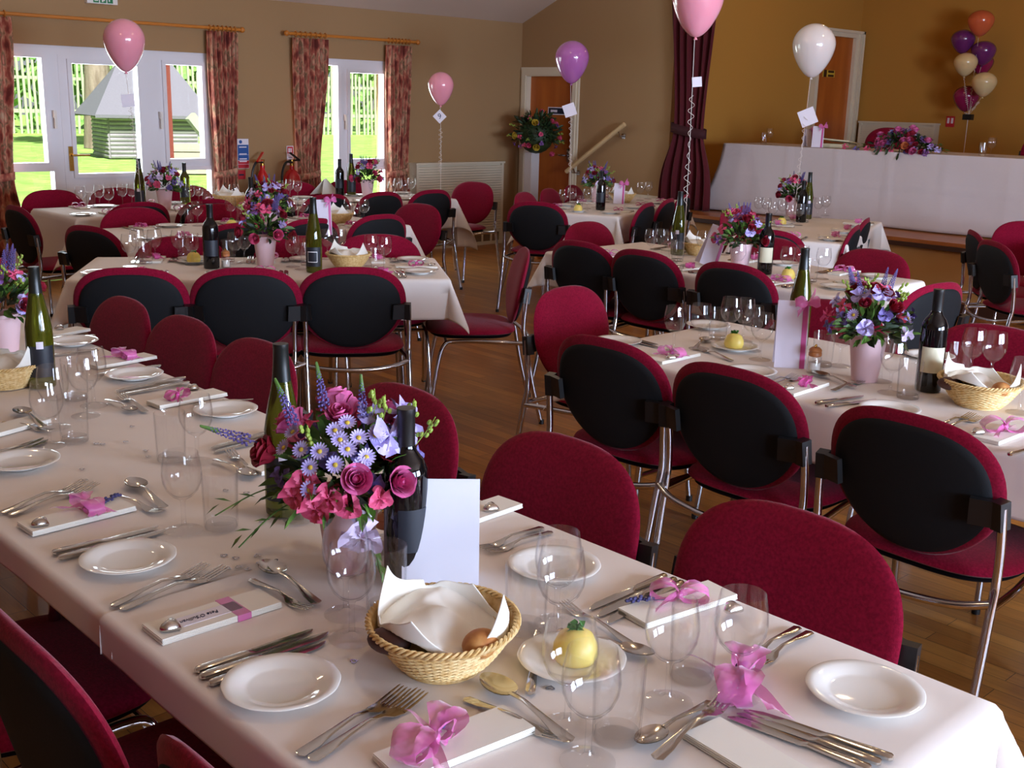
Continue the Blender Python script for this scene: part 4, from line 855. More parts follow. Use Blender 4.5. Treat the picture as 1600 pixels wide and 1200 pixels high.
tbl('edge', 7.25,2.15,35,1.83,.76,.24,'folding table cut by the right edge below the stage','white tablecloth of the table cut by the right edge',15)
# ================================================================== CHAIRS
def chair(x, y, deg, label, group): # x,y = middle of the backrest top; deg = direction the sitter faces
    a = math.radians(deg); f = V((math.cos(a),math.sin(a),0)); p = V((x,y,0))+f*.268
    CHAIR.put(p, a-PI/2, label, group)
G1 = 'banquet chairs along the near table'; G2 = 'banquet chairs around the right hand table'; G3 = 'banquet chairs around the middle left table'; G4 = 'banquet chairs around the centre right table'; G5 = 'banquet chairs around the tables at the back'
for p, lab in (((1260,795),'red chair back nearest the camera, behind the plate at the bottom right'),((875,690),'red chair back behind the white table card on the near table'),((640,605),'red chair back behind the pink flowers on the near table'),((415,532),'red chair back behind the dark necked bottle at the far side of the near table'),((285,497),'red chair back beyond the near table, in front of the leftmost pair of black chairs'),((195,466),'red chair back furthest along the near table, in front of the leftmost black chair')):
    q = at(*p,.842); chair(1.73, q.y, 180, lab, G1)
chair(.472,1.485,0,'red and black chair at the bottom left corner facing the near table',G1); chair(.505,.97,0,'red chair whose back just shows at the bottom edge left of centre',G1)
chair(.40,2.05,0,'dark chair pushed under the left side of the near table',G1)
q = at(10,395,.842); chair(1.05,4.62,-90,'red chair back at the left edge behind the leftmost flower pot',G1)
for p, lab, dg in (((945,527),'leftmost of the three big black backed chairs in front of the right hand table',2),((1142,571),'black backed chair in the middle of the row in front of the right hand table',0),((1422,643),'largest black backed chair at the right edge, in front of the bread basket',-2)):
    q = at(*p,.842); chair(q.x-.01, q.y, dg, lab, G2)
q = at(878,447,.842); chair(q.x,q.y,-84,'bright pink lit chair facing the camera at the far end of the right hand table',G2)
chair(3.86,2.22,180,'red chair back behind the tall menu card on the right hand table',G2); chair(3.88,1.60,180,'red chair back behind the dark bottle with the cream label, at the right',G2)
for p, lab in (((200,418),'leftmost of the three black backed chairs in front of the middle left table'),((382,418),'middle one of the three black backed chairs in front of the middle left table'),((550,417),'right one of the three black backed chairs in front of the middle left table')):
    q = at(*p,.842); chair(q.x,q.y,56.5,lab,G3)
for p, lab, off in (((280,372),'red chair back behind the glasses at the left of the middle left table',.10),((465,372),'red chair back hidden behind the tall green bottle of the middle left table',.12),((592,370),'red chair back behind the bread basket of the middle left table',.14)):
    q = at(*p,.842); chair(q.x+off*.55,q.y+off*.83,-123.5,lab,G3)
chair(3.93,4.02,143,'red chair seen from the side at the right end of the middle left table',G3)
for p, lab in (((925,375),'black chair back at the far left of the centre right table'),((1015,390),'black chair back in the middle of the left side of the centre right table'),((1122,413),'black chair back nearest the camera on the left side of the centre right table')):
    q = at(*p,.842); chair(4.38,q.y+(.0 if q.y<3.5 else .02),2,lab,G4)
chair(5.15,4.78,-88,'red chair facing the camera at the far end of the centre right table',G4)
q = at(1255,383,.842); chair(5.50,3.62,180,'red chair back behind the group of glasses on the centre right table',G4)
q = at(1370,400,.842); chair(5.52,2.98,176,'wide red chair back at the near right of the centre right table',G4)
q = at(1448,443,.842); chair(4.66,2.20,82,'grey backed chair with a red rim behind the purple and pink flowers at the right',G4)
q = at(160,355,.842); chair(2.52,6.02,18,'black chair back at the left end of the table behind the middle left table',G5)
for x, lab in ((3.29,'black chair back partly hidden by the pink flowers of the middle left table'),(3.79,'black chair back behind the tall green bottle of the middle left table'),(4.31,'black chair back in front of the pointed white cloth corner of the second table')): chair(x,5.74,90,lab,G5)
for x, lab in ((3.17,'red chair back behind the small group of glasses left on the second table'),(3.74,'red chair back beyond the second table, behind the dark bottle neck')): chair(x,6.86,-90,lab,G5)
q = at(660,321,.842); chair(5.02,6.22,188,'red chair at the right end of the second table with its chrome leg showing',G5)
for x, lab in ((3.38,'large black chair back below the garden door handle'),(3.89,'low black chair back below the flower pot in front of the garden door'),(4.40,'black chair back beside the bread basket in front of the garden door')): chair(x,7.17,90,lab,G5)
for x, lab in ((3.25,'red chair back below the left pane of the garden door unit'),(3.74,'red chair back just left of the green bottle at the garden door'),(4.32,'red chair back behind the glasses below the right pane of the garden door unit')): chair(x,8.36,-90,lab,G5)
chair(2.60,7.30,2,'black backed chair with a pink seat left of the garden door table',G5)
for x, lab in ((4.88,'black chair back with a red rim behind the narrow purple menu card'),(5.39,'left one of two black chair backs in front of the narrow window'),(5.90,'right one of two black chair backs in front of the narrow window')): chair(x,7.16,90,lab,G5)
for x, lab in ((5.33,'red chair back beyond the narrow window table, left of its flower pot'),(5.86,'red chair back beneath the narrow window, right of its flower pot')): chair(x,8.36,-90,lab,G5)
chair(6.86,7.72,192,'bright pink chair on its own in front of the radiator cover',G5)
chair(5.89,5.96,30,'black chair back with its legs showing, left of the table by the wooden door',G5)
for x,y,d,lab in ((6.42,6.67,-68,'red chair left of the flower pedestal in front of the wooden door'),(6.90,6.86,-68,'red chair just right of the flower pedestal in front of the wooden door'),(7.40,7.06,-68,'red chair top behind the glasses in front of the wooden door'),
    (6.64,5.49,112,'left one of the angled black chair backs below the handrail'),(7.10,5.66,112,'middle one of the angled black chair backs below the handrail'),(7.56,5.86,112,'angled black chair behind the green bottle of the centre right table'),
    (6.60,3.72,112,'left one of two thin black chair backs right of the table below the stage'),(7.12,3.94,112,'right one of two thin black chair backs right of the table below the stage'),
    (5.82,3.88,22,'black chair back at the near end of the table below the stage'),(6.62,4.78,-72,'red chair back left of the flowers below the stage'),(7.10,4.98,-68,'red chair back directly below the white cloth of the stage table'),
    (7.00,3.16,-52,'thin black chair back seen edge on, left at the table cut by the right edge'),(6.52,2.82,-38,'black chair with four chrome legs at the table cut by the right edge'),(8.0,3.22,215,'red chair top at the right edge below the stage cloth')): chair(x,y,d,lab,G5)
# ================================================================== TABLEWARE
ORD = ['first','second','third','fourth','fifth','sixth','seventh','eighth','ninth','tenth','eleventh','twelfth','thirteenth','fourteenth','fifteenth','sixteenth','seventeenth','eighteenth']
def cut(kind, hx, hy, tx, ty, label, grp, dz=0, flip=False):
    P_, L_ = CUT[kind]; a, b = at(hx,hy,TS), at(tx,ty,TS); d = b-a; k = min(1.06,max(.86,d.length/L_)); m_ = (a+b)/2; dr = d.normalized(); o = m_-dr*(L_*k/2)
    return P_.put((o.x,o.y,TS+dz), math.atan2(d.y,d.x), label, grp, k)
def on(P_, px, py, label, grp=None, rz=None, scale=None, z=TS, dz=0):
    p = at(px,py,z); p.z += dz; return P_.put(p, rz if rz is not None else random.uniform(0,6.28), label, grp, scale)
def napkin(px, py, ang, label, grp, bow=None, boff=.03, band=False, lav=None, bowk=1.0, scale=None, tagname=False, loc=None):
    p = loc if loc is not None else at(px,py,TS); r = NAPKIN.put(p, ang, label, grp, scale)
    # a copy carries only the cloth: clear extras copied from the source
    if band: add_mesh(BAND,'organza_band',r,(boff,0,0))
    if bow is not None: add_mesh(BOWM[bow%3] if bow < 3 else BOWD,'organza_bow',r,(boff,0,.009),(0,0,.4+bow),bowk)
    if lav is not None: add_mesh(LAV,'lavender_sprig',r,(boff,0,.0095),(0,0,lav))
    if tagname:
        MB().box((-.06,-.016,.0099),(boff+.01,.016,.0106)).build('name_tag', M['tag_white'], r, False); text("Pete O'Sullivan",.0135,'ink',r,(-.024,0,.0110),(0,0,PI),'name_lettering',.8,.3)
    return r
# source napkin must stay plain: make the pool from a never decorated hidden-free copy chain
class NapPool:
    def __init__(s): s.src = NAPKIN.o; s.cloth = KIDS[NAPKIN.o.name][0]; s.first = True
    def put(s, loc, rz, label, grp, scale=None):
        if s.first: s.first = False; r = s.src
        else:
            r = s.src.copy(); [r.pop(k) for k in list(r.keys())]; link(r); c = s.cloth.copy(); link(c, r)
        r.location = loc; r.rotation_euler = (0,0,rz); r.scale = (scale or 1,)*3
        return tag(r, label, 'napkin', grp)
NAPKIN = NapPool()
GP,GK,GF,GS,GN,GV,GW,GT = ('side plates on the near table','knives on the near table','forks on the near table','spoons on the near table','napkins on the near table','heart favours on the near table','wine glasses on the near table','tumblers on the near table')
# --- plates of the near table
for px,py,lab in ((1350,1088,'white side plate at the bottom right in front of the nearest red chair back'),(440,1078,'white side plate at the bottom, beside the row of knives left of the bread basket'),(201,880,'white side plate left of the pink flower pot, between knives and forks'),(33,727,'white side plate cut by the left edge of the picture'),(866,891,'white side plate half hidden behind the glasses right of the white card'),(590,772,'white side plate behind the pink flowers and dark bottle'),(353,646,'white side plate in front of the far red chairs, behind the tall tumblers'),(210,590,'white side plate beside the bright pink bow at the far edge of the near table'),(113,538,'furthest white side plate on the near table, right of the green bottle')):
    on(PLATE,px,py,lab,GP,scale=1.0)
# --- place at the left front: knives, forks, napkin with name tag
for k,(a,b,c,d) in enumerate(((305,1053,492,988),(313,1063,517,993),(327,1073,512,1007))): cut('knife',a,b,c,d,('furthest','middle','nearest')[k]+' of the three knives beside the plate left of the bread basket',GK)
for k,(a,b,c,d) in enumerate(((174,950,324,888),(182,958,360,891))): cut('fork',a,b,c,d,('back','front')[k]+' fork of the pair beside the napkin with the written name tag',GF)
ax = 0.0
def nap_ang(x0,y0,x1,y1): a,b = at(x0,y0,TS),at(x1,y1,TS); return math.atan2(b.y-a.y,b.x-a.x)
napkin(334,966,nap_ang(237,994,428,934),'white napkin with a pink band and a written name tag',GN,band=True,boff=.035,tagname=True)
on(FAVOUR,268,992,'silver heart favour on the napkin with the written name tag',GV,rz=.5,dz=.0098)
cut('spoon',505,956,404,880,'gilt looking dessert spoon lying left of the bread basket',GS,dz=.004); cut('fork',391,908,484,958,'dessert fork crossing under the spoon left of the bread basket',GF)
# --- bottom centre place
for k,(a,b,c,d) in enumerate(((466,1184,634,1083),(478,1196,666,1086))): cut('fork',a,b,c,d,('back','front')[k]+' fork of the pair under the trailing pink ribbon at the bottom',GF)
napkin(712,1166,nap_ang(590,1212,822,1122),'white napkin at the bottom edge with a big pink organza bow',GN,bow=0,boff=-.035,lav=.75,bowk=1.25)
cut('spoon',896,1170,752,1062,'large dessert spoon pointing away, in front of the bread basket',GS,dz=.004); cut('fork',726,1094,886,1164,'dessert fork crossing under the large spoon in front of the bread basket',GF)
# --- left middle place
for k,(a,b,c,d) in enumerate(((82,868,250,826),(92,876,262,831))): cut('knife',a,b,c,d,('back','front')[k]+' knife beside the plate left of the pink flower pot',GK)
for k,(a,b,c,d) in enumerate(((2,804,134,757),(10,809,156,760))): cut('fork',a,b,c,d,('back','front')[k]+' fork at the left edge beside the napkin with the pink bow and lavender',GF)
napkin(122,810,nap_ang(38,830,203,789),'white napkin at the left with a pink bow and a lavender sprig',GN,bow=1,boff=.02,lav=.35)
on(FAVOUR,65,828,'silver heart favour at the left, beside the pink bow with lavender',GV,rz=.5,dz=.0098)
cut('spoon',266,806,196,749,'gilt looking dessert spoon above the napkin with the lavender sprig',GS,dz=.004); cut('fork',184,777,246,803,'dessert fork under the spoon above the lavender sprig',GF)
# --- left edge place
for k,(a,b,c,d) in enumerate(((-20,716,56,691),(-14,720,64,694))): cut('knife',a,b,c,d,('back','front')[k]+' knife at the left edge above the cut off plate',GK)
napkin(10,672,nap_ang(-30,684,50,662),'white napkin cut by the left edge',GN); cut('spoon',72,674,25,641,'gilt looking dessert spoon at the left edge',GS,dz=.004); cut('fork',18,664,68,674,'dessert fork at the left edge under the gilt looking spoon',GF)
# --- right near place
for k,(a,b,c,d) in enumerate(((1040,903,918,953),(1055,909,930,964),(1066,914,945,974))): cut('knife',a,b,c,d,('furthest','middle','nearest')[k]+' of the three knives at the table edge between the two nearest red chairs',GK)
napkin(1060,947,nap_ang(975,975,1140,922),'white napkin with a pink bow seen through the right hand wine glasses',GN,bow=2,boff=0,lav=2.7)
on(FAVOUR,1143,963,'silver heart favour seen through the rightmost wine glass',GV,rz=.5,dz=.0098)
for k,(a,b,c,d) in enumerate(((1245,984,1163,1036),(1263,992,1181,1043))): cut('fork',a,b,c,d,('back','front')[k]+' fork in front of the nearest red chair back, left of its plate',GF)
cut('fork',964,996,898,957,'dessert fork seen through the glasses behind the butter plate',GF); cut('spoon',905,1000,985,1022,'dessert spoon seen through the tumbler behind the butter plate',GS,dz=.004)
# --- right middle place
for k,(a,b,c,d) in enumerate(((848,826,748,862),(862,833,762,868))): cut('fork',a,b,c,d,('back','front')[k]+' fork right of the white table card',GF)
napkin(742,806,nap_ang(690,826,795,790),'white napkin behind the white table card',GN,bow=0,boff=-.05); on(FAVOUR,767,804,'silver heart favour behind the white table card',GV,rz=.4,dz=.0098)
for k,(a,b,c,d) in enumerate(((640,775,556,800),(652,782,566,808))): cut('knife',a,b,c,d,('back','front')[k]+' knife behind the dark bottle and flower pot',GK)
# --- right far places
for k,(a,b,c,d) in enumerate(((424,678,338,699),(432,686,348,704))): cut('knife',a,b,c,d,('back','front')[k]+' knife left of the flowers, below the dark necked bottle',GK)
napkin(452,722,nap_ang(400,738,515,706),'white napkin behind the green bottle beside the flowers',GN); cut('fork',398,745,357,706,'dessert fork pointing up, left of the flowers',GF); cut('spoon',340,724,392,748,'dessert spoon beside the upright fork, left of the flowers',GS,dz=.004)
for k,(a,b,c,d) in enumerate(((290,593,178,612),(296,600,186,618))): cut('knife',a,b,c,d,('back','front')[k]+' knife in front of the far red chair backs',GK)
napkin(293,625,nap_ang(222,640,366,612),'white napkin with a small pink bow, its corner over the table edge',GN,bow=3,boff=-.03); on(FAVOUR,303,608,'silver heart favour behind the napkin over the table edge',GV,rz=.4)
cut('fork',228,646,187,618,'dessert fork above the tumblers at the far side',GF); cut('spoon',172,630,206,645,'dessert spoon beside the fork above the tumblers at the far side',GS,dz=.004); cut('fork',372,628,325,634,'fork at the table edge behind the far napkin',GF)
napkin(190,566,nap_ang(140,575,222,560),'white napkin with a bright pink bow near the far end of the near table',GN,bow=1,boff=.01); on(FAVOUR,206,563,'silver heart favour beside the bright pink bow near the far end',GV,rz=.4,dz=.0098); cut('knife',235,576,165,584,'knife beside the bright pink bow near the far end',GK)
napkin(92,523,nap_ang(55,528,118,516),'furthest white napkin on the near table, right of the green bottle',GN); on(FAVOUR,94,519,'furthest silver heart favour on the near table',GV,rz=.4,dz=.0098); cut('knife',124,529,78,533,'knife beside the furthest napkin on the near table',GK); cut('knife',128,551,80,556,'knife in front of the furthest plate on the near table',GK)
# --- place at the near end
napkin(1190,1198,nap_ang(1290,1260,1090,1140),'white napkin at the bottom edge beside the row of big knives',GN); 
for k,(a,b,c,d) in enumerate(((1395,1190,1165,1110),(1372,1196,1158,1116),(1348,1202,1150,1124))): cut('knife',a,b,c,d,('furthest','middle','nearest')[k]+' of the three big knives at the bottom right corner',GK)
cut('spoon',1112,1104,995,1172,'dessert spoon at the bottom, right of the frontmost tumbler',GS,dz=.004); cut('fork',1020,1202,1145,1094,'dessert fork with its tines beside the pink bow at the bottom right',GF,dz=.008)
r = empty('organza_favour_bow', at(1160,1078,TS), .5, 'big pink organza bow with lavender and a blank tag at the bottom right', 'bow'); add_mesh(BOWM[2],'organza_bow',r,(0,0,0),(0,0,0),1.5); add_mesh(LAV,'lavender_sprig',r,(-.06,-.0,.02),(0,0,.1)); add_mesh(LAV,'lavender_sprig',r,(-.06,.01,.022),(0,0,-.1)); MB().box((.03,-.012,.02),(.085,.012,.021)).build('name_tag', M['tag_white'], r, False)
# --- glasses of the near table
for px,py,lab in ((918,1190,'frontmost wine glass, at the bottom in front of the straight tumbler'),(886,1136,'wine glass in front of the yellow butter, behind the frontmost glass'),(1043,1098,'wine glass left of the pair at the right, beside the pink bow'),(1149,1086,'rightmost wine glass on the near table'),(873,1004,'wine glass right of the bread basket, in front of another'),(869,974,'wine glass right of the white card, furthest of its group'),(550,998,'wine glass in front of the pink flower pot'),(541,960,'wine glass overlapping the pink flower pot, behind another glass'),(288,829,'wine glass left of the flower pot, beside a straight tumbler'),(309,722,'wine glass with its rim against the far plate, behind the tall tumblers'),(78,697,'wine glass at the left edge, front of the left group'),(87,668,'wine glass in front of the green bottle label'),(147,634,'wine glass right of the green bottle, in front of another'),(134,650,'wine glass right of the green bottle, lower of its pair')):
    on(WINE,px,py,lab,GW,rz=0,scale=1.04)
for px,py,lab in ((963,1152,'straight tumbler at the bottom centre right, beside the frontmost wine glass'),(1080,1058,'straight tumbler between the two right hand wine glasses'),(821,984,'straight tumbler beside the right end of the bread basket'),(603,952,'straight tumbler in front of the dark bottle, left of the white card'),(346,824,'straight tumbler left of the pink flower pot'),(268,719,'straight tumbler behind the left middle wine glass'),(117,689,'straight tumbler between the wine glasses of the left group'),(119,624,'straight tumbler just right of the green bottle')):
    on(TUMBLER,px,py,lab,GT,rz=0,scale=1.04)
on(TUMBLER,466,812,'short tumbler behind the pink flower pot',GT,rz=0,scale=(1.02,1.02,.75))
# --- centre pieces of the near table
p = at(545,886,TS); ARR_MAIN.location = p; tag(ARR_MAIN,'pink pot of roses, asters and veronica in the middle of the near table','flower arrangement','flower pots on the tables')
GB = 'wine bottles on the tables'; GFL = 'flower pots on the tables'
on(PLAIN,634,903,'dark wine bottle right behind the white table card',GB,rz=toward_cam(at(634,903,TS))+.6,scale=1.03)
on(HOCK,445,800,'tall green wine bottle behind the flowers of the near table',GB,rz=toward_cam(at(445,800,TS)),scale=1.0)
on(HOCK,67,604,'tall green wine bottle at the left with a white sticker on its label',GB,rz=toward_cam(at(67,604,TS)),scale=.98)
on(ARR_A,8,560,'flower pot cut by the left edge beside the tall green bottle',GFL,rz=1.0,scale=1.0)
BK = 'bread baskets'
def basket_set(px, py, label, phrase, scale=1.0, rz=.7, loc=None, rolls=True, n=2):
    p = loc if loc is not None else at(px,py,TS); BASKET.put(p, rz, label, BK, scale); k = scale
    BCLOTH.put((p.x,p.y,p.z+.002*k), rz+random.uniform(-.5,.5)+(0 if n else 1), 'white napkin lying in '+phrase, 'napkins in the bread baskets', k*.98)
    if rolls:
        c = V((-p.x,-p.y,0)).normalized(); rt_ = V((-c.y,c.x,0))
        q = p+c*.070*k+rt_*.055*k; ROLL.put((q.x,q.y,p.z+.050*k), .4, 'golden bread roll at the right of '+phrase, 'bread rolls', .8*k)
        q = p+c*.055*k-rt_*.080*k; DROLL.put((q.x,q.y,p.z+.046*k), 2.0, 'dark bread roll at the left of '+phrase, 'bread rolls', .85*k)
basket_set(692,1035,'round woven bread basket in the middle of the near table','the bread basket of the near table',.96)
basket_set(14,602,'woven bread basket at the left edge beside the green bottle','the bread basket at the left edge',.9,rolls=False)
r = tent_card('table_card', .132, .185, .22, False); p = at(688,905,TS); r.location = p; r.rotation_euler = (0,0,toward_cam(p)+PI/2); tag(r,'blank white folded table card standing behind the bread basket','card','cards on the tables')
on(SALT,604,866,'glass salt shaker with a brown cap between flower pot and dark bottle','salt shakers',rz=.3)
on(PLATE,893,1038,'white plate holding the yellow butter ball','butter plates',scale=.98); on(BUTTER,898,1036,'pale yellow butter ball with parsley on its white plate','butter balls',rz=.5,dz=.0065); cut('knife',828,1088,845,988,'butter knife standing out left of the butter plate',GK,dz=.0)
for k,(px,py) in enumerate(((350,868),(368,872),(372,886),(356,888),(402,868),(406,880),(388,889),(128,733),(132,750),(206,666),(196,690),(228,704),(231,713),(430,876),(553,1033),(860,1075),(150,693),(160,694),(385,770),(352,766),(410,815),(425,757))):
    on(CONF,px,py,'tiny silver heart scattered on the near tablecloth','silver heart confetti',scale=1.0)
# ------------------------------------------------------------------ right-hand long table
H1,H2,H3,H4,H5,H6 = ('side plates on the right hand table','knives on the right hand table','forks on the right hand table','napkins on the right hand table','wine glasses on the right hand table','tumblers on the right hand table')
for px,py,lab in ((966,537,'white side plate at the far end of the right hand table'),(1390,644,'white side plate in front of the dark bottle with the cream label'),(1106,512,'white side plate behind the glasses at the far end of the right hand table'),(1172,585,'white side plate behind the middle black chair back'),(1452,560,'white side plate behind the dark bottle with the cream label')): on(PLATE,px,py,lab,H1)
for k,(a,b,c,d) in enumerate(((958,523,1026,540),(964,528,1030,545))): cut('knife',a,b,c,d,('back','front')[k]+' knife beside the plate at the far end of the right hand table',H2)
napkin(1052,560,nap_ang(992,570,1105,545),'white napkin with a pink bow above the leftmost big black chair back',H4,bow=1,boff=-.01); on(FAVOUR,1048,565,'silver heart favour beside the pink bow at the far end of the right hand table','favours on the right hand table',rz=.3,dz=.0098)
napkin(1252,608,nap_ang(1205,622,1300,592),'white napkin with a small pink bow above the middle black chair back',H4,bow=3,boff=.02); on(FAVOUR,1231,613,'silver heart favour above the middle black chair back','favours on the right hand table',rz=.3,dz=.0098)
napkin(1568,680,nap_ang(1510,706,1640,655),'white napkin with a big pink bow at the right edge',H4,bow=2,boff=.0,bowk=1.2); on(FAVOUR,1526,683,'silver heart favour left of the big pink bow at the right edge','favours on the right hand table',rz=.3,dz=.0098)
for k,(a,b,c,d) in enumerate(((1280,631,1346,621),(1290,637,1371,626))): cut('knife',a,b,c,d,('back','front')[k]+' knife left of the plate in front of the labelled bottle',H2)
for k,(a,b,c,d) in enumerate(((1464,668,1520,650),(1474,671,1532,655))): cut('fork',a,b,c,d,('back','front')[k]+' fork in front of the wicker basket on the right hand table',H3)
for k,(a,b,c,d) in enumerate(((1196,600,1240,588),(1204,603,1248,592))): cut('fork',a,b,c,d,('back','front')[k]+' fork left of the napkin below the tall menu card',H3)
cut('spoon',1345,612,1262,582,'dessert spoon in front of the salt shaker on the right hand table','spoons on the right hand table',dz=.004); cut('fork',1300,612,1352,596,'dessert fork crossing the spoon in front of the pink pot on the right',H3)
cut('spoon',1080,552,1110,528,'dessert spoon beside the butter plate of the right hand table','spoons on the right hand table',dz=.004); cut('fork',1145,566,1088,545,'dessert fork beside the butter plate of the right hand table',H3); cut('knife',1580,712,1640,695,'knife at the right edge in front of the big pink bow',H2)
for px,py,lab in ((1052,549,'leftmost wine glass on the right hand table'),(1092,545,'second wine glass from the left on the right hand table'),(1139,532,'wine glass behind the tumbler near the butter of the right hand table'),(1160,534,'wine glass just right of another near the butter of the right hand table'),(1173,548,'wine glass in front of the butter of the right hand table'),(1187,562,'wine glass left of the tall menu card'),(1312,572,'wine glass right of the tall menu card, behind the pink pot'),(1390,614,'wine glass in front of the pink pot on the right'),(1375,596,'wine glass behind another in front of the pink pot on the right'),(1515,590,'wine glass behind the wicker basket, left of its pair'),(1547,596,'wine glass behind the wicker basket, right of its pair'),(1592,645,'wine glass at the right edge beside the wicker basket')): on(WINE,px,py,lab,H5,rz=0,scale=1.04)
for px,py,lab in ((1121,530,'straight tumbler among the glasses at the far end of the right hand table'),(1284,572,'straight tumbler behind the salt shaker on the right hand table'),(1418,622,'straight tumbler in front of the dark bottle with the cream label'),(1496,592,'straight tumbler at the left behind the wicker basket on the right')): on(TUMBLER,px,py,lab,H6,rz=0,scale=1.04)
on(PLATE,1148,546,'white plate holding the butter of the right hand table','butter plates'); on(BUTTER,1146,545,'yellow butter ball at the far end of the right hand table','butter balls',rz=.2,dz=.0065)
on(ARR_A,1350,594,'pink pot of lilac and mauve flowers on the right hand table',GFL,rz=2.2,scale=1.0)
on(CLARET,1449,610,'dark wine bottle with a cream label on the right hand table',GB,rz=toward_cam(at(1449,610,TS))+.15,scale=1.03); on(HOCK,1245,540,'green wine bottle whose neck rises behind the tall menu card',GB,rz=1)
basket_set(1528,632,'woven bread basket beside the labelled bottle on the right hand table','the bread basket of the right hand table',1.0)
on(SALT,1271,582,'glass salt shaker with a brown cap beside the tall menu card','salt shakers',rz=.4)
def card(px, py, w_, h_, label, yaw=0, tilt=0, m='pale_paper', loc=None):
    r = tent_card('menu_card', w_, h_, .18, True, m); p = loc if loc is not None else at(px,py,TS); r.location = p; r.rotation_euler = (0,tilt,toward_cam(p)+PI/2+yaw); return tag(r,label,'card','cards on the tables')
card(1232,571,.10,.215,'tall pale menu card with a pink ribbon on the right hand table',.1)
# ------------------------------------------------------------------ the smaller tables
TN = {'mid':'the middle left table','centre':'the centre right table','second':'the second row table','door':'the garden door table','narrow':'the narrow window table','woodendoor':'the wooden door table','stagefront':'the table below the stage','edge':'the right edge table'}
SIDE = {k:({-1:'near',1:'far'},'from the left') for k in TN}
for k in ('centre','woodendoor','stagefront','edge'): SIDE[k] = ({-1:'right',1:'left'},'from the near end')
def place(key, s, u, i, full=False, what='pnkf', bow=None, inset=.10):
    cx,cy,rz,L_,W_ = TB[key]; names, order = SIDE[key]; T_ = TN[key]; sd = names[s]
    ph = ', %s place %s, %s side of %s' % (ORD[i], order, sd, T_)
    face = rz + (PI/2 if s < 0 else -PI/2); fv = V((math.cos(face),math.sin(face),0)); lv = V((-fv.y,fv.x,0)); e = loc_of(key,u,s*(W_/2)); ctr = e+fv*(inset+.02)
    if 'p' in what: q = ctr+lv*.185; PLATE.put((q.x,q.y,TS), 0, '%s side plate %s, %s side of %s' % (ORD[i],order,sd,T_), 'side plates on '+T_)
    if 'n' in what: napkin(0,0,face,'napkin'+ph,'napkins on '+T_,bow=bow,boff=.0,loc=V((ctr.x,ctr.y,TS)))
    for nm,off,kk in (('k',-.075,'knife'),('f',.075,'fork')):
        if nm in what:
            for j in range(2 if full else 1):
                q = ctr+lv*(off+(-.024 if nm=='k' else .024)*j)-fv*.105; CUT[kk][0].put((q.x,q.y,TS), face, ('%s %s' % (('inner','outer')[j],kk) if full else kk)+ph, kk.replace('knife','knive')+'s on '+T_, 1.0)
    if 'h' in what: q = ctr-fv*.075; FAVOUR.put((q.x,q.y,TS+.0098), face, 'silver heart'+ph, 'favours on '+T_)
for i,u in enumerate((-.55,0,.55)):
    for s in (-1,1): place('mid',s,u,i,True,'pnkfh',3 if i!=1 else 1)
    for s in (-1,1): place('centre',s,u,i,True,'pnkfh',(1,3,2)[i])
    for s in (-1,1): place('second',s,u*1.08,i,False,'pnkf',3)
    for s in (-1,1): place('woodendoor',s,u,i,False,'pnk',3)
    for s in (-1,1): place('stagefront',s,u*.95,i,False,'pnk',1)
    for s in (-1,1): place('door',s,u*.95,i,False,'pn',1); place('narrow',s,u*.95,i,False,'pn',None)
for i,u in enumerate((-.3,.3)): place('edge',1,u,i,True,'pnkf',None)
# places at the table ends in view
def end_place(key, e, ph, bow=None):
    cx,cy,rz,L_,W_ = TB[key]; face = rz+(0 if e < 0 else PI); fv = V((math.cos(face),math.sin(face),0)); lv = V((-fv.y,fv.x,0)); c = loc_of(key,e*L_/2,0)+fv*.12
    q = c+lv*.19; PLATE.put((q.x,q.y,TS),0,'white side plate '+ph,'side plates on '+TN[key]); napkin(0,0,face,'napkin '+ph,'napkins on '+TN[key],bow=bow,boff=0,loc=V((c.x,c.y,TS)))
    for nm,off in (('knife',-.075),('fork',.075)): q = c+lv*off-fv*.105; CUT[nm][0].put((q.x,q.y,TS),face,nm+' '+ph,nm.replace('knife','knive')+'s on '+TN[key])
    q = c-fv*.075; FAVOUR.put((q.x,q.y,TS+.0098),face,'silver heart favour '+ph,'favours on '+TN[key])
end_place('mid',1,'at the right end of the middle left table',3); end_place('centre',-1,'at the near end of the centre right table',3); end_place('stagefront',-1,'at the near end of the table below the stage',1)
def glasses(key, lst):
    T_ = TN[key]; nw = nt_ = 0
    for px,py,k in sorted(lst):
        p = at(px,py,TS)
        if k == 'w': WINE.put(p,0,'%s wine glass from the left on %s' % (ORD[nw],T_),'wine glasses on '+T_,1.02); nw += 1
        else: TUMBLER.put(p,0,'%s tumbler from the left on %s' % (ORD[nt_],T_),'tumblers on '+T_,1.02); nt_ += 1
glasses('mid',[(203,416,'w'),(228,412,'t'),(243,407,'w'),(216,408,'w'),(280,408,'w'),(301,414,'w'),(290,404,'t'),(357,409,'t'),(368,412,'w'),(382,410,'w'),(458,417,'w'),(472,421,'w'),(480,414,'t'),(512,405,'w'),(531,404,'w'),(580,416,'w'),(601,419,'w'),(590,424,'t')])
glasses('centre',[(1016,402,'w'),(1033,401,'w'),(1045,406,'w'),(1058,408,'t'),(1096,404,'w'),(1130,398,'w'),(1152,428,'w'),(1178,427,'t'),(1228,434,'w'),(1250,432,'w'),(1266,440,'t'),(1284,436,'w')])
glasses('second',[(283,352,'w'),(296,347,'t'),(309,353,'w'),(361,346,'w'),(377,350,'t'),(402,356,'t'),(458,346,'w'),(474,347,'w'),(546,347,'w'),(556,351,'t'),(569,348,'w')])
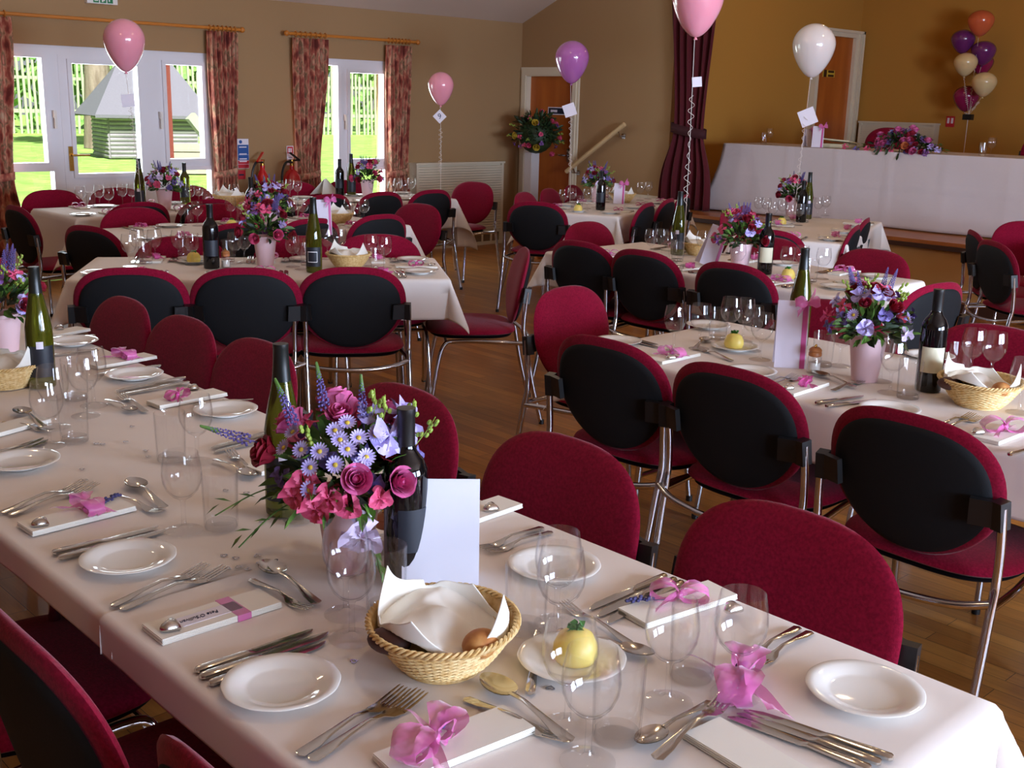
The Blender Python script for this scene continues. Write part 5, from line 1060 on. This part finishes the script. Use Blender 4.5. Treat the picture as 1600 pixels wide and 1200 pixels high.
glasses('door',[(127,325,'w'),(143,324,'t'),(156,323,'w'),(171,327,'w'),(192,321,'w'),(207,321,'w'),(298,322,'w'),(311,320,'w'),(323,318,'t'),(333,317,'w'),(366,320,'w')])
glasses('narrow',[(441,313,'w'),(453,310,'w'),(465,312,'w'),(583,309,'w'),(597,307,'w'),(613,312,'w'),(622,307,'w'),(632,311,'w'),(643,306,'w')])
glasses('woodendoor',[(880,327,'w'),(893,324,'w'),(904,328,'t'),(917,326,'w'),(930,324,'w'),(946,316,'w'),(955,312,'t'),(1000,313,'w'),(1012,311,'w')])
glasses('stagefront',[(1184,340,'w'),(1196,341,'w'),(1206,349,'w'),(1221,344,'w'),(1234,354,'w'),(1247,352,'w'),(1257,347,'t'),(1277,340,'w'),(1289,337,'w')])
def flower(P_, px, py, label, rz, scale=1.0): on(P_,px,py,label,GFL,rz,scale)
flower(ARR_B,415,414,'pink pot with pink and lilac flowers on the middle left table',.5); flower(ARR_B,1155,424,'pink pot with rose and mauve flowers on the centre right table',2.0)
flower(ARR_A,421,362,'flower pot on the second row table, behind the middle left pot',3.1); flower(ARR_A,258,328,'pink pot of mauve flowers below the garden door',4.2); flower(ARR_B,574,308,'flower pot with dark mauve flowers below the narrow window',5.0)
flower(ARR_A,932,316,'flower pot behind the dark bottle near the wooden door',1.5); flower(ARR_B,1236,338,'red and pink flowers in a pot just below the stage cloth',.2)
for P_,px,py,lab in ((PLAIN,331,419,'dark wine bottle at the left of the middle left table'),(HOCKD,491,425,'tall green bottle with a dark framed label on the middle left table'),(CLARET,1194,428,'dark wine bottle with a cream label on the centre right table'),(HOCK,1058,398,'green wine bottle among the glasses at the left of the centre right table'),(PLAIN,394,352,'dark wine bottle beside the flowers of the second row table'),(HOCK,220,325,'green wine bottle left of the pot below the garden door'),(GREEN,290,318,'green wine bottle standing against the garden door panes'),(PLAIN,531,305,'dark wine bottle against the narrow window, left of the flowers'),(HOCK,549,306,'lit green wine bottle against the narrow window'),(PLAIN,938,328,'dark wine bottle in front of the flowers near the wooden door'),(PLAIN,1251,347,'shorter dark bottle beside the red flowers below the stage'),(HOCK,1260,342,'taller dark bottle beside the red flowers below the stage')):
    p = at(px,py,TS); P_.put(p, toward_cam(p)+random.uniform(-.3,.3), lab, GB, 1.02)
basket_set(545,418,'wicker bread basket on the middle left table','the basket of the middle left table',.95,rolls=False); basket_set(1092,398,'bread basket behind the tilted menu card','the basket behind the tilted menu card',.95,rolls=False)
basket_set(360,322,'bread basket with a white cloth below the garden door curtain','the basket below the garden door curtain',1.1,rolls=False); basket_set(528,349,'bread basket on the second row table beside the purple menu card','the basket of the second row table',.95,rolls=False); basket_set(972,316,'bread basket below the handrail near the wooden door','the basket below the handrail',1.0,rolls=False)
card(506,366,.09,.21,'narrow purple menu card on the second row table',.2,m='pale_paper'); card(1102,414,.10,.215,'tilted pale menu card on the centre right table',.35,.35); card(967,318,.09,.17,'small pale menu card near the wooden door',-.1)
for px,py,lab in ((303,411,'butter ball on the middle left table'),(1231,437,'butter ball at the near end of the centre right table'),(903,331,'butter ball on the wooden door table'),(1221,352,'butter ball on the table below the stage'),(362,357,'butter ball on the second row table')):
    on(PLATE,px,py,'butter plate under the '+lab,'butter plates'); on(BUTTER,px,py,'yellow '+lab,'butter balls',dz=.0065)
on(SALT,353,418,'salt shaker beside the dark bottle of the middle left table','salt shakers')
# pointed napkin standing at the narrow window table
r = empty('standing_napkin', at(508,303,TS), .4, 'white napkin folded to a peak on the narrow window table', 'napkin'); mb = MB()
for s in (-1,1): mb.add([(-.14,s*.06,0),(.14,s*.06,0),(.02,0,.13),(-.02,0,.125)],[(0,1,2,3)])
solid(mb.build('napkin_cloth', M['napkin'], r, False), .003)
# ------------------------------------------------------------------ head table on the stage
HX, HYA, HYB, HZ = 9.2, 6.72, 1.6, 1.215
r = empty('head_table', (HX+.38,(HYA+HYB)/2,SZ), 0, 'long head table on the stage under a floor length cloth', 'table'); L_ = HYA-HYB
MB().box((-.36,-L_/2+.02,HZ-SZ-.03),(.36,L_/2-.02,HZ-SZ-.006)).build('tabletop', M['table_board'], r, False)
for sx in (-.3,.3):
    for sy in (-L_/2+.2,0,L_/2-.2): MB().tube([(sx,sy,0),(sx,sy,HZ-SZ-.03)], .013, 8).build('leg', M['chrome'], r)
mb = MB(); NYY = 130
def hc(u, v):
    y = HYA-(HYA-HYB)*u; fold = (y*1.0)%.52; cr_ = .010*math.exp(-((fold-.26)/.018)**2)
    if v < .4: return (HX+.76*(1-v/.4)*1.0, y, HZ)
    t = (v-.4)/.6; bulge = .035*t*math.sin(y*5.1)*math.sin(y*2.3+1); flare = .10*t*max(0,1-(HYA-y)/.35)
    hz = .012*math.exp(-((t-.45)/.02)**2)
    return (HX-cr_-bulge*.6-flare-.012*t-hz*.5, y+.20*t*t*max(0,1-(HYA-y)/.5), HZ-(HZ-SZ-.012)*t)
mb.grid(hc, NYY, 40)
mb.grid(lambda u,v: (HX-.10*v*(1-u)+.76*u, HYA+.20*v*v*(1-u)+.05*v*u+.015*math.sin(u*14)*v, HZ-(HZ-SZ-.012)*v), 20, 16)
solid(mb.build('tablecloth', M['stage_cloth'], None, ang=60, label='floor length white cloth with crease lines over the head table on the stage', cat='tablecloth', group='white tablecloths'), .002)
HT = HZ+.003
def onh(px, py): return at(px,py,HT)
for px,k,lab in ((1193,'t','tumbler near the left end of the stage table'),(1202,'w','wine glass near the left end of the stage table'),(1550,'w','wine glass on the stage table below the balloon cluster'),(1537,'t','tumbler on the stage table below the balloon cluster')):
    p = atx(px,224,HX+.18); p.z = HT; (TUMBLER if k=='t' else WINE).put(p,0,lab,'glasses on the stage table',1.0)
p = atx(1277,226,HX+.12); p.z = HT; card(0,0,.10,.19,'pale menu card with a red bow on the stage table',-.1,loc=p); p = atx(1262,226,HX+.2); p.z = HT; card(0,0,.10,.16,'second pale card behind the balloon string on the stage table',.9,loc=p)
p = atx(1312,226,HX+.3); p.z = HT; r = empty('paper_folder', p, 0, 'open cream folder lying left of the stage flowers', 'folder'); MB().box((-.10,-.13,0),(.10,.13,.035),.008).obox((0,0,.06),(.10,.15,.006),(.05,.12,0)).build('folder_leaves', M['label_cream'], r, False)
for y,lab in ((5.72,'dark red chair behind the cards on the stage table'),(4.15,'dark red chair behind the stage table below the balloon cluster'),(3.55,'dark red chair at the right edge behind the stage table')):
    a = PI; CHAIR.put((HX+1.12,y,SZ), a-PI/2, lab, 'chairs on the stage')
# long floral spray
c0 = atx(1405,236,HX+.06); r = empty('floral_spray', (HX+.10,c0.y,HT), 0, 'long spray of red, pink and mauve flowers trailing over the stage table edge', 'flower arrangement'); random.seed(5)
for nm,m_,n_,seed,l_ in (('foliage','leaf_dark',330,41,.06),('trailing_leaves','leaf',70,42,.06)):
    t = leaf_cluster(n_,.13,.05,.12,seed,l_,.8,3.0 if nm=='foliage' else 3.9); t.v = [(x, y, max(z*(1-.6*min(1,abs(y)/.5)),.004) if x > -.11 else z-.05) for x,y,z in t.v]; t.build(nm, M[m_], r, False)
for k in range(64):
    y = random.gauss(0,.21); h_ = .17*math.exp(-(y/.28)**2)+.03; f = random.uniform(0,1); me,nm,s_ = random.choice(((ROSER,'rose',1.2),(FRP,'carnation',1.3),(FRM,'mauve_bloom',1.4),(FRU,'purple_bloom',1.3),(ROSE,'rose',1.1),(FRV,'lilac_bloom',1.2),(ROSER,'rose',1.0)))
    d = V((-.9+f*.9,.3*y,.35+f)).normalized(); add_mesh(me,nm,r,(-.10+.12*f,y,.0+h_*(.15+.85*f)+(0 if f>.2 else -.02)),d.to_track_quat('Z','Y').to_euler(),s_)
add_mesh(rose_mesh(.03).mesh('rose',M['peach']),'rose',r,(-.12,-.10,.05),V((-1,0,.3)).to_track_quat('Z','Y').to_euler(),1.1)
# ------------------------------------------------------------------ pedestal with a ball of flowers
q = atx(838,212,8.72); b_ = atx(824,285,8.72); r = empty('flower_pedestal', (q.x,q.y,0), 0, 'white pedestal topped by a dark ball of leaves and yellow flowers beside the wooden door', 'pedestal'); oy = (b_.y-q.y)*.5
MB().box((-.06,oy-.06,0),(.06,oy+.06,q.z-.18),.006).box((-.09,oy-.09,0),(.09,oy+.09,.06),.006).build('column', M['pedestal'], r, False)
t = leaf_cluster(420,.27,q.z,.27,77,.085); t.build('foliage', M['leaf_dark'], r, False); t = leaf_cluster(60,.2,q.z-.1,.2,78,.06); t.v = [(x,y,z-.25*(abs(z-q.z)>.1)) for x,y,z in t.v]
MB().sphere((0,0,q.z),.19,14,10).build('moss_ball', M['leaf_dark'], r)
for k in range(26):
    d = V((random.gauss(-.5,.7),random.gauss(-.4,.7),random.gauss(.1,.7))).normalized(); me,nm = random.choice(((ROSEP,'rose'),(FRM,'mauve_bloom'),(SPRIG,'lime_sprig'),(FRP,'carnation'))); add_mesh(me,nm,r,V((0,0,q.z))+d*.245,d.to_track_quat('Z','Y').to_euler(),1.1)
YR = rose_mesh(.03).mesh('yellow_rose',M['yellow_flower'])
for px,py in ((838,234),(812,212),(836,188)): w_ = atx(px,py,8.5); d = (V((w_.x,w_.y,w_.z))-V((q.x,q.y,q.z))).normalized(); add_mesh(YR,'yellow_rose',r,V((0,0,q.z))+d*.26,d.to_track_quat('Z','Y').to_euler(),1.2)
# ------------------------------------------------------------------ balloons
def balloon_mesh():
    prof = [(0,-.0)]; pts = []
    for i in range(29):
        t = i/28; a = PI*t; z = -math.cos(a); rr = math.sin(a)
        if z < 0: rr *= (1-.30*(-z)**1.4*.9); z *= 1.55
        pts.append((max(rr,0), z))
    return pts
BP = balloon_mesh()
def balloon(px, py, wpx, loc, m, label, group='balloons', stretch=1.0, string=None, tagc=None, name='balloon'):
    """loc: point of the balloon's middle (widest); string: end point; tagc: (point, size, angle, letter)"""
    R = wpx/2*(loc-EYE).dot(_fw)/FPX; r = empty(name, loc, 0, label, 'balloon', group)
    MB().lathe([(a*R,b*R*stretch) for a,b in BP], 32).build('envelope', M[m], r); zb = -1.55*R*stretch
    MB().lathe([(.012,zb-.012),(.005,zb+.0),(.012,zb+.03)],10,cap=False).build('knot', M[m], r)
    if string is not None:
        e = V(string)-loc; s0 = V((0,0,zb)); ln = (e-s0); n = 60; pts = []
        for i in range(n+1):
            t = i/n; pts.append(s0+ln*t+V((math.sin(t*3)*.008,math.cos(t*2.2)*.006,0)))
        MB().tube(pts,.0016,5).build('ribbon_string', M['string_white'], r)
        L_ = ln.length; pts = []
        for i in range(150):
            t = .25+.5*i/150; a = i*.42; pts.append(s0+ln*t+V((.011*math.cos(a)*(1+.5*math.sin(i*.07)),.011*math.sin(a)*(1+.5*math.sin(i*.07)),0)))
        MB().tube(pts,.0014,4).build('curled_ribbon', M['string_white'], r)
    if tagc is not None:
        p, sz, an, lt = tagc; q = V(p)-loc; yaw = math.atan2(-p[1],-p[0]); c = empty('gift_tag', q, 0, parent=r); c.rotation_euler = Euler((PI/2,0,yaw+PI/2),'XYZ'); s = empty if False else None
        o = MB().box((-sz/2,-sz/2,-.0006),(sz/2,sz/2,.0006)); o.xf(Matrix.Rotation(an,4,'Z')); o.build('tag_card', M['tag_white'], c, False)
        if lt: text(lt, sz*.75, 'ink', c, (0,0,.0012), (0,0,.25), 'tag_number')
    return r
def along(px, py, dist):   # point on the sight line at a horizontal distance
    d = ray(px,py); return EYE+d*(dist/math.hypot(d.x,d.y))
def hd(p): return math.hypot(p.x,p.y)
e = at(222,327,TS); D = hd(e)-.1; balloon(0,0,63,along(194,62,D),'balloon_pink','large pink balloon in front of the garden door','balloons tied to the tables',1.0,e,(along(200,157,D),.085,.1,None))
e = at(690,308,TS); D = hd(loc_of('narrow',.75,.1)); e = V((along(690,300,D).x,along(690,300,D).y,TS)); e = loc_of('narrow',.74,.05); D = hd(e); balloon(0,0,40,along(689,133,D),'balloon_pink','small pink balloon with a numbered diamond tag before the plain wall','balloons tied to the tables',1.0,V((along(688,285,D).x,along(688,285,D).y,TS)),(along(687,182,D),.085,PI/4,'9'))
e = at(890,318,TS); D = hd(e); balloon(0,0,53,along(894,90,D),'balloon_purple','purple balloon in front of the wooden door','balloons tied to the tables',.96,e,(along(890,172,D),.10,.35,None))
e = at(1066,408,TS); D = hd(e); balloon(0,0,82,along(1091,-8,D),'balloon_pink','big pink balloon cut by the top edge before the stage curtain','balloons tied to the tables',1.0,e,(along(1089,128,D),.05,.1,None))
e = at(1238,344,TS); D = hd(e); balloon(0,0,66,along(1272,70,D),'balloon_white','pearly white balloon in front of the stage door','balloons tied to the tables',.97,e,(along(1262,183,D),.12,.42,None))
BXX = 12.1
tie = atx(1513,180,BXX); wgt = V((BXX,tie.y,SZ))
for px,py,w_,m,lab,dx in ((1533,32,40,'balloon_orange','coral balloon at the top of the stage cluster',0),(1505,61,37,'balloon_violet','violet balloon at the left of the stage cluster',.05),(1537,79,38,'balloon_violet','violet balloon at the right of the stage cluster',.12),(1535,97,34,'balloon_magenta','magenta balloon half hidden behind the stage cluster',.25),(1509,97,36,'balloon_cream','cream balloon in the middle of the stage cluster',-.1),(1538,128,38,'balloon_cream','cream balloon at the lower right of the stage cluster',-.12),(1510,150,40,'balloon_magenta','magenta balloon at the bottom of the stage cluster',.1)):
    balloon(0,0,w_,atx(px,py,BXX+dx),m,lab,'balloons on the stage',.78,tie)
r = empty('balloon_weight', wgt, 0, 'dark balloon weight and ribbons below the stage cluster', 'weight'); hh = tie.z-SZ
MB().tube([(0,0,.03),(0,0,hh)],.004,6).build('ribbon_bundle', M['string_white'], r); MB().lathe([(0,0),(.06,0),(.05,.06),(0,.07)],14).build('weight_block', M['black_plastic'], r)
MB().obox((0,0,hh-.02),(.03,.05,.03),(0,0,0)).build('knot_bundle', M['black_plastic'], r)
# ------------------------------------------------------------------ camera and view
cam = bpy.data.cameras.new('camera'); co = bpy.data.objects.new('camera', cam); C.objects.link(co)
m3 = Matrix((RT, UP, -_fw)).transposed(); co.matrix_world = Matrix.Translation(EYE) @ m3.to_4x4()
cam.sensor_fit = 'HORIZONTAL'; cam.sensor_width = 36; cam.lens = FPX/1600*36; cam.clip_start = .02; cam.clip_end = 300
sc = bpy.context.scene; sc.camera = co
sc.view_settings.view_transform = 'Standard'; sc.view_settings.look = 'None'; sc.view_settings.gamma = 1; sc.view_settings.use_curve_mapping = False
sc.view_settings.exposure = EXPO
cy = sc.cycles; cy.max_bounces = 10; cy.transparent_max_bounces = 40; cy.diffuse_bounces = 4; cy.glossy_bounces = 4; cy.transmission_bounces = 6; cy.caustics_reflective = False; cy.caustics_refractive = False; cy.sample_clamp_indirect = 6
try: cy.use_denoising = True
except Exception: pass
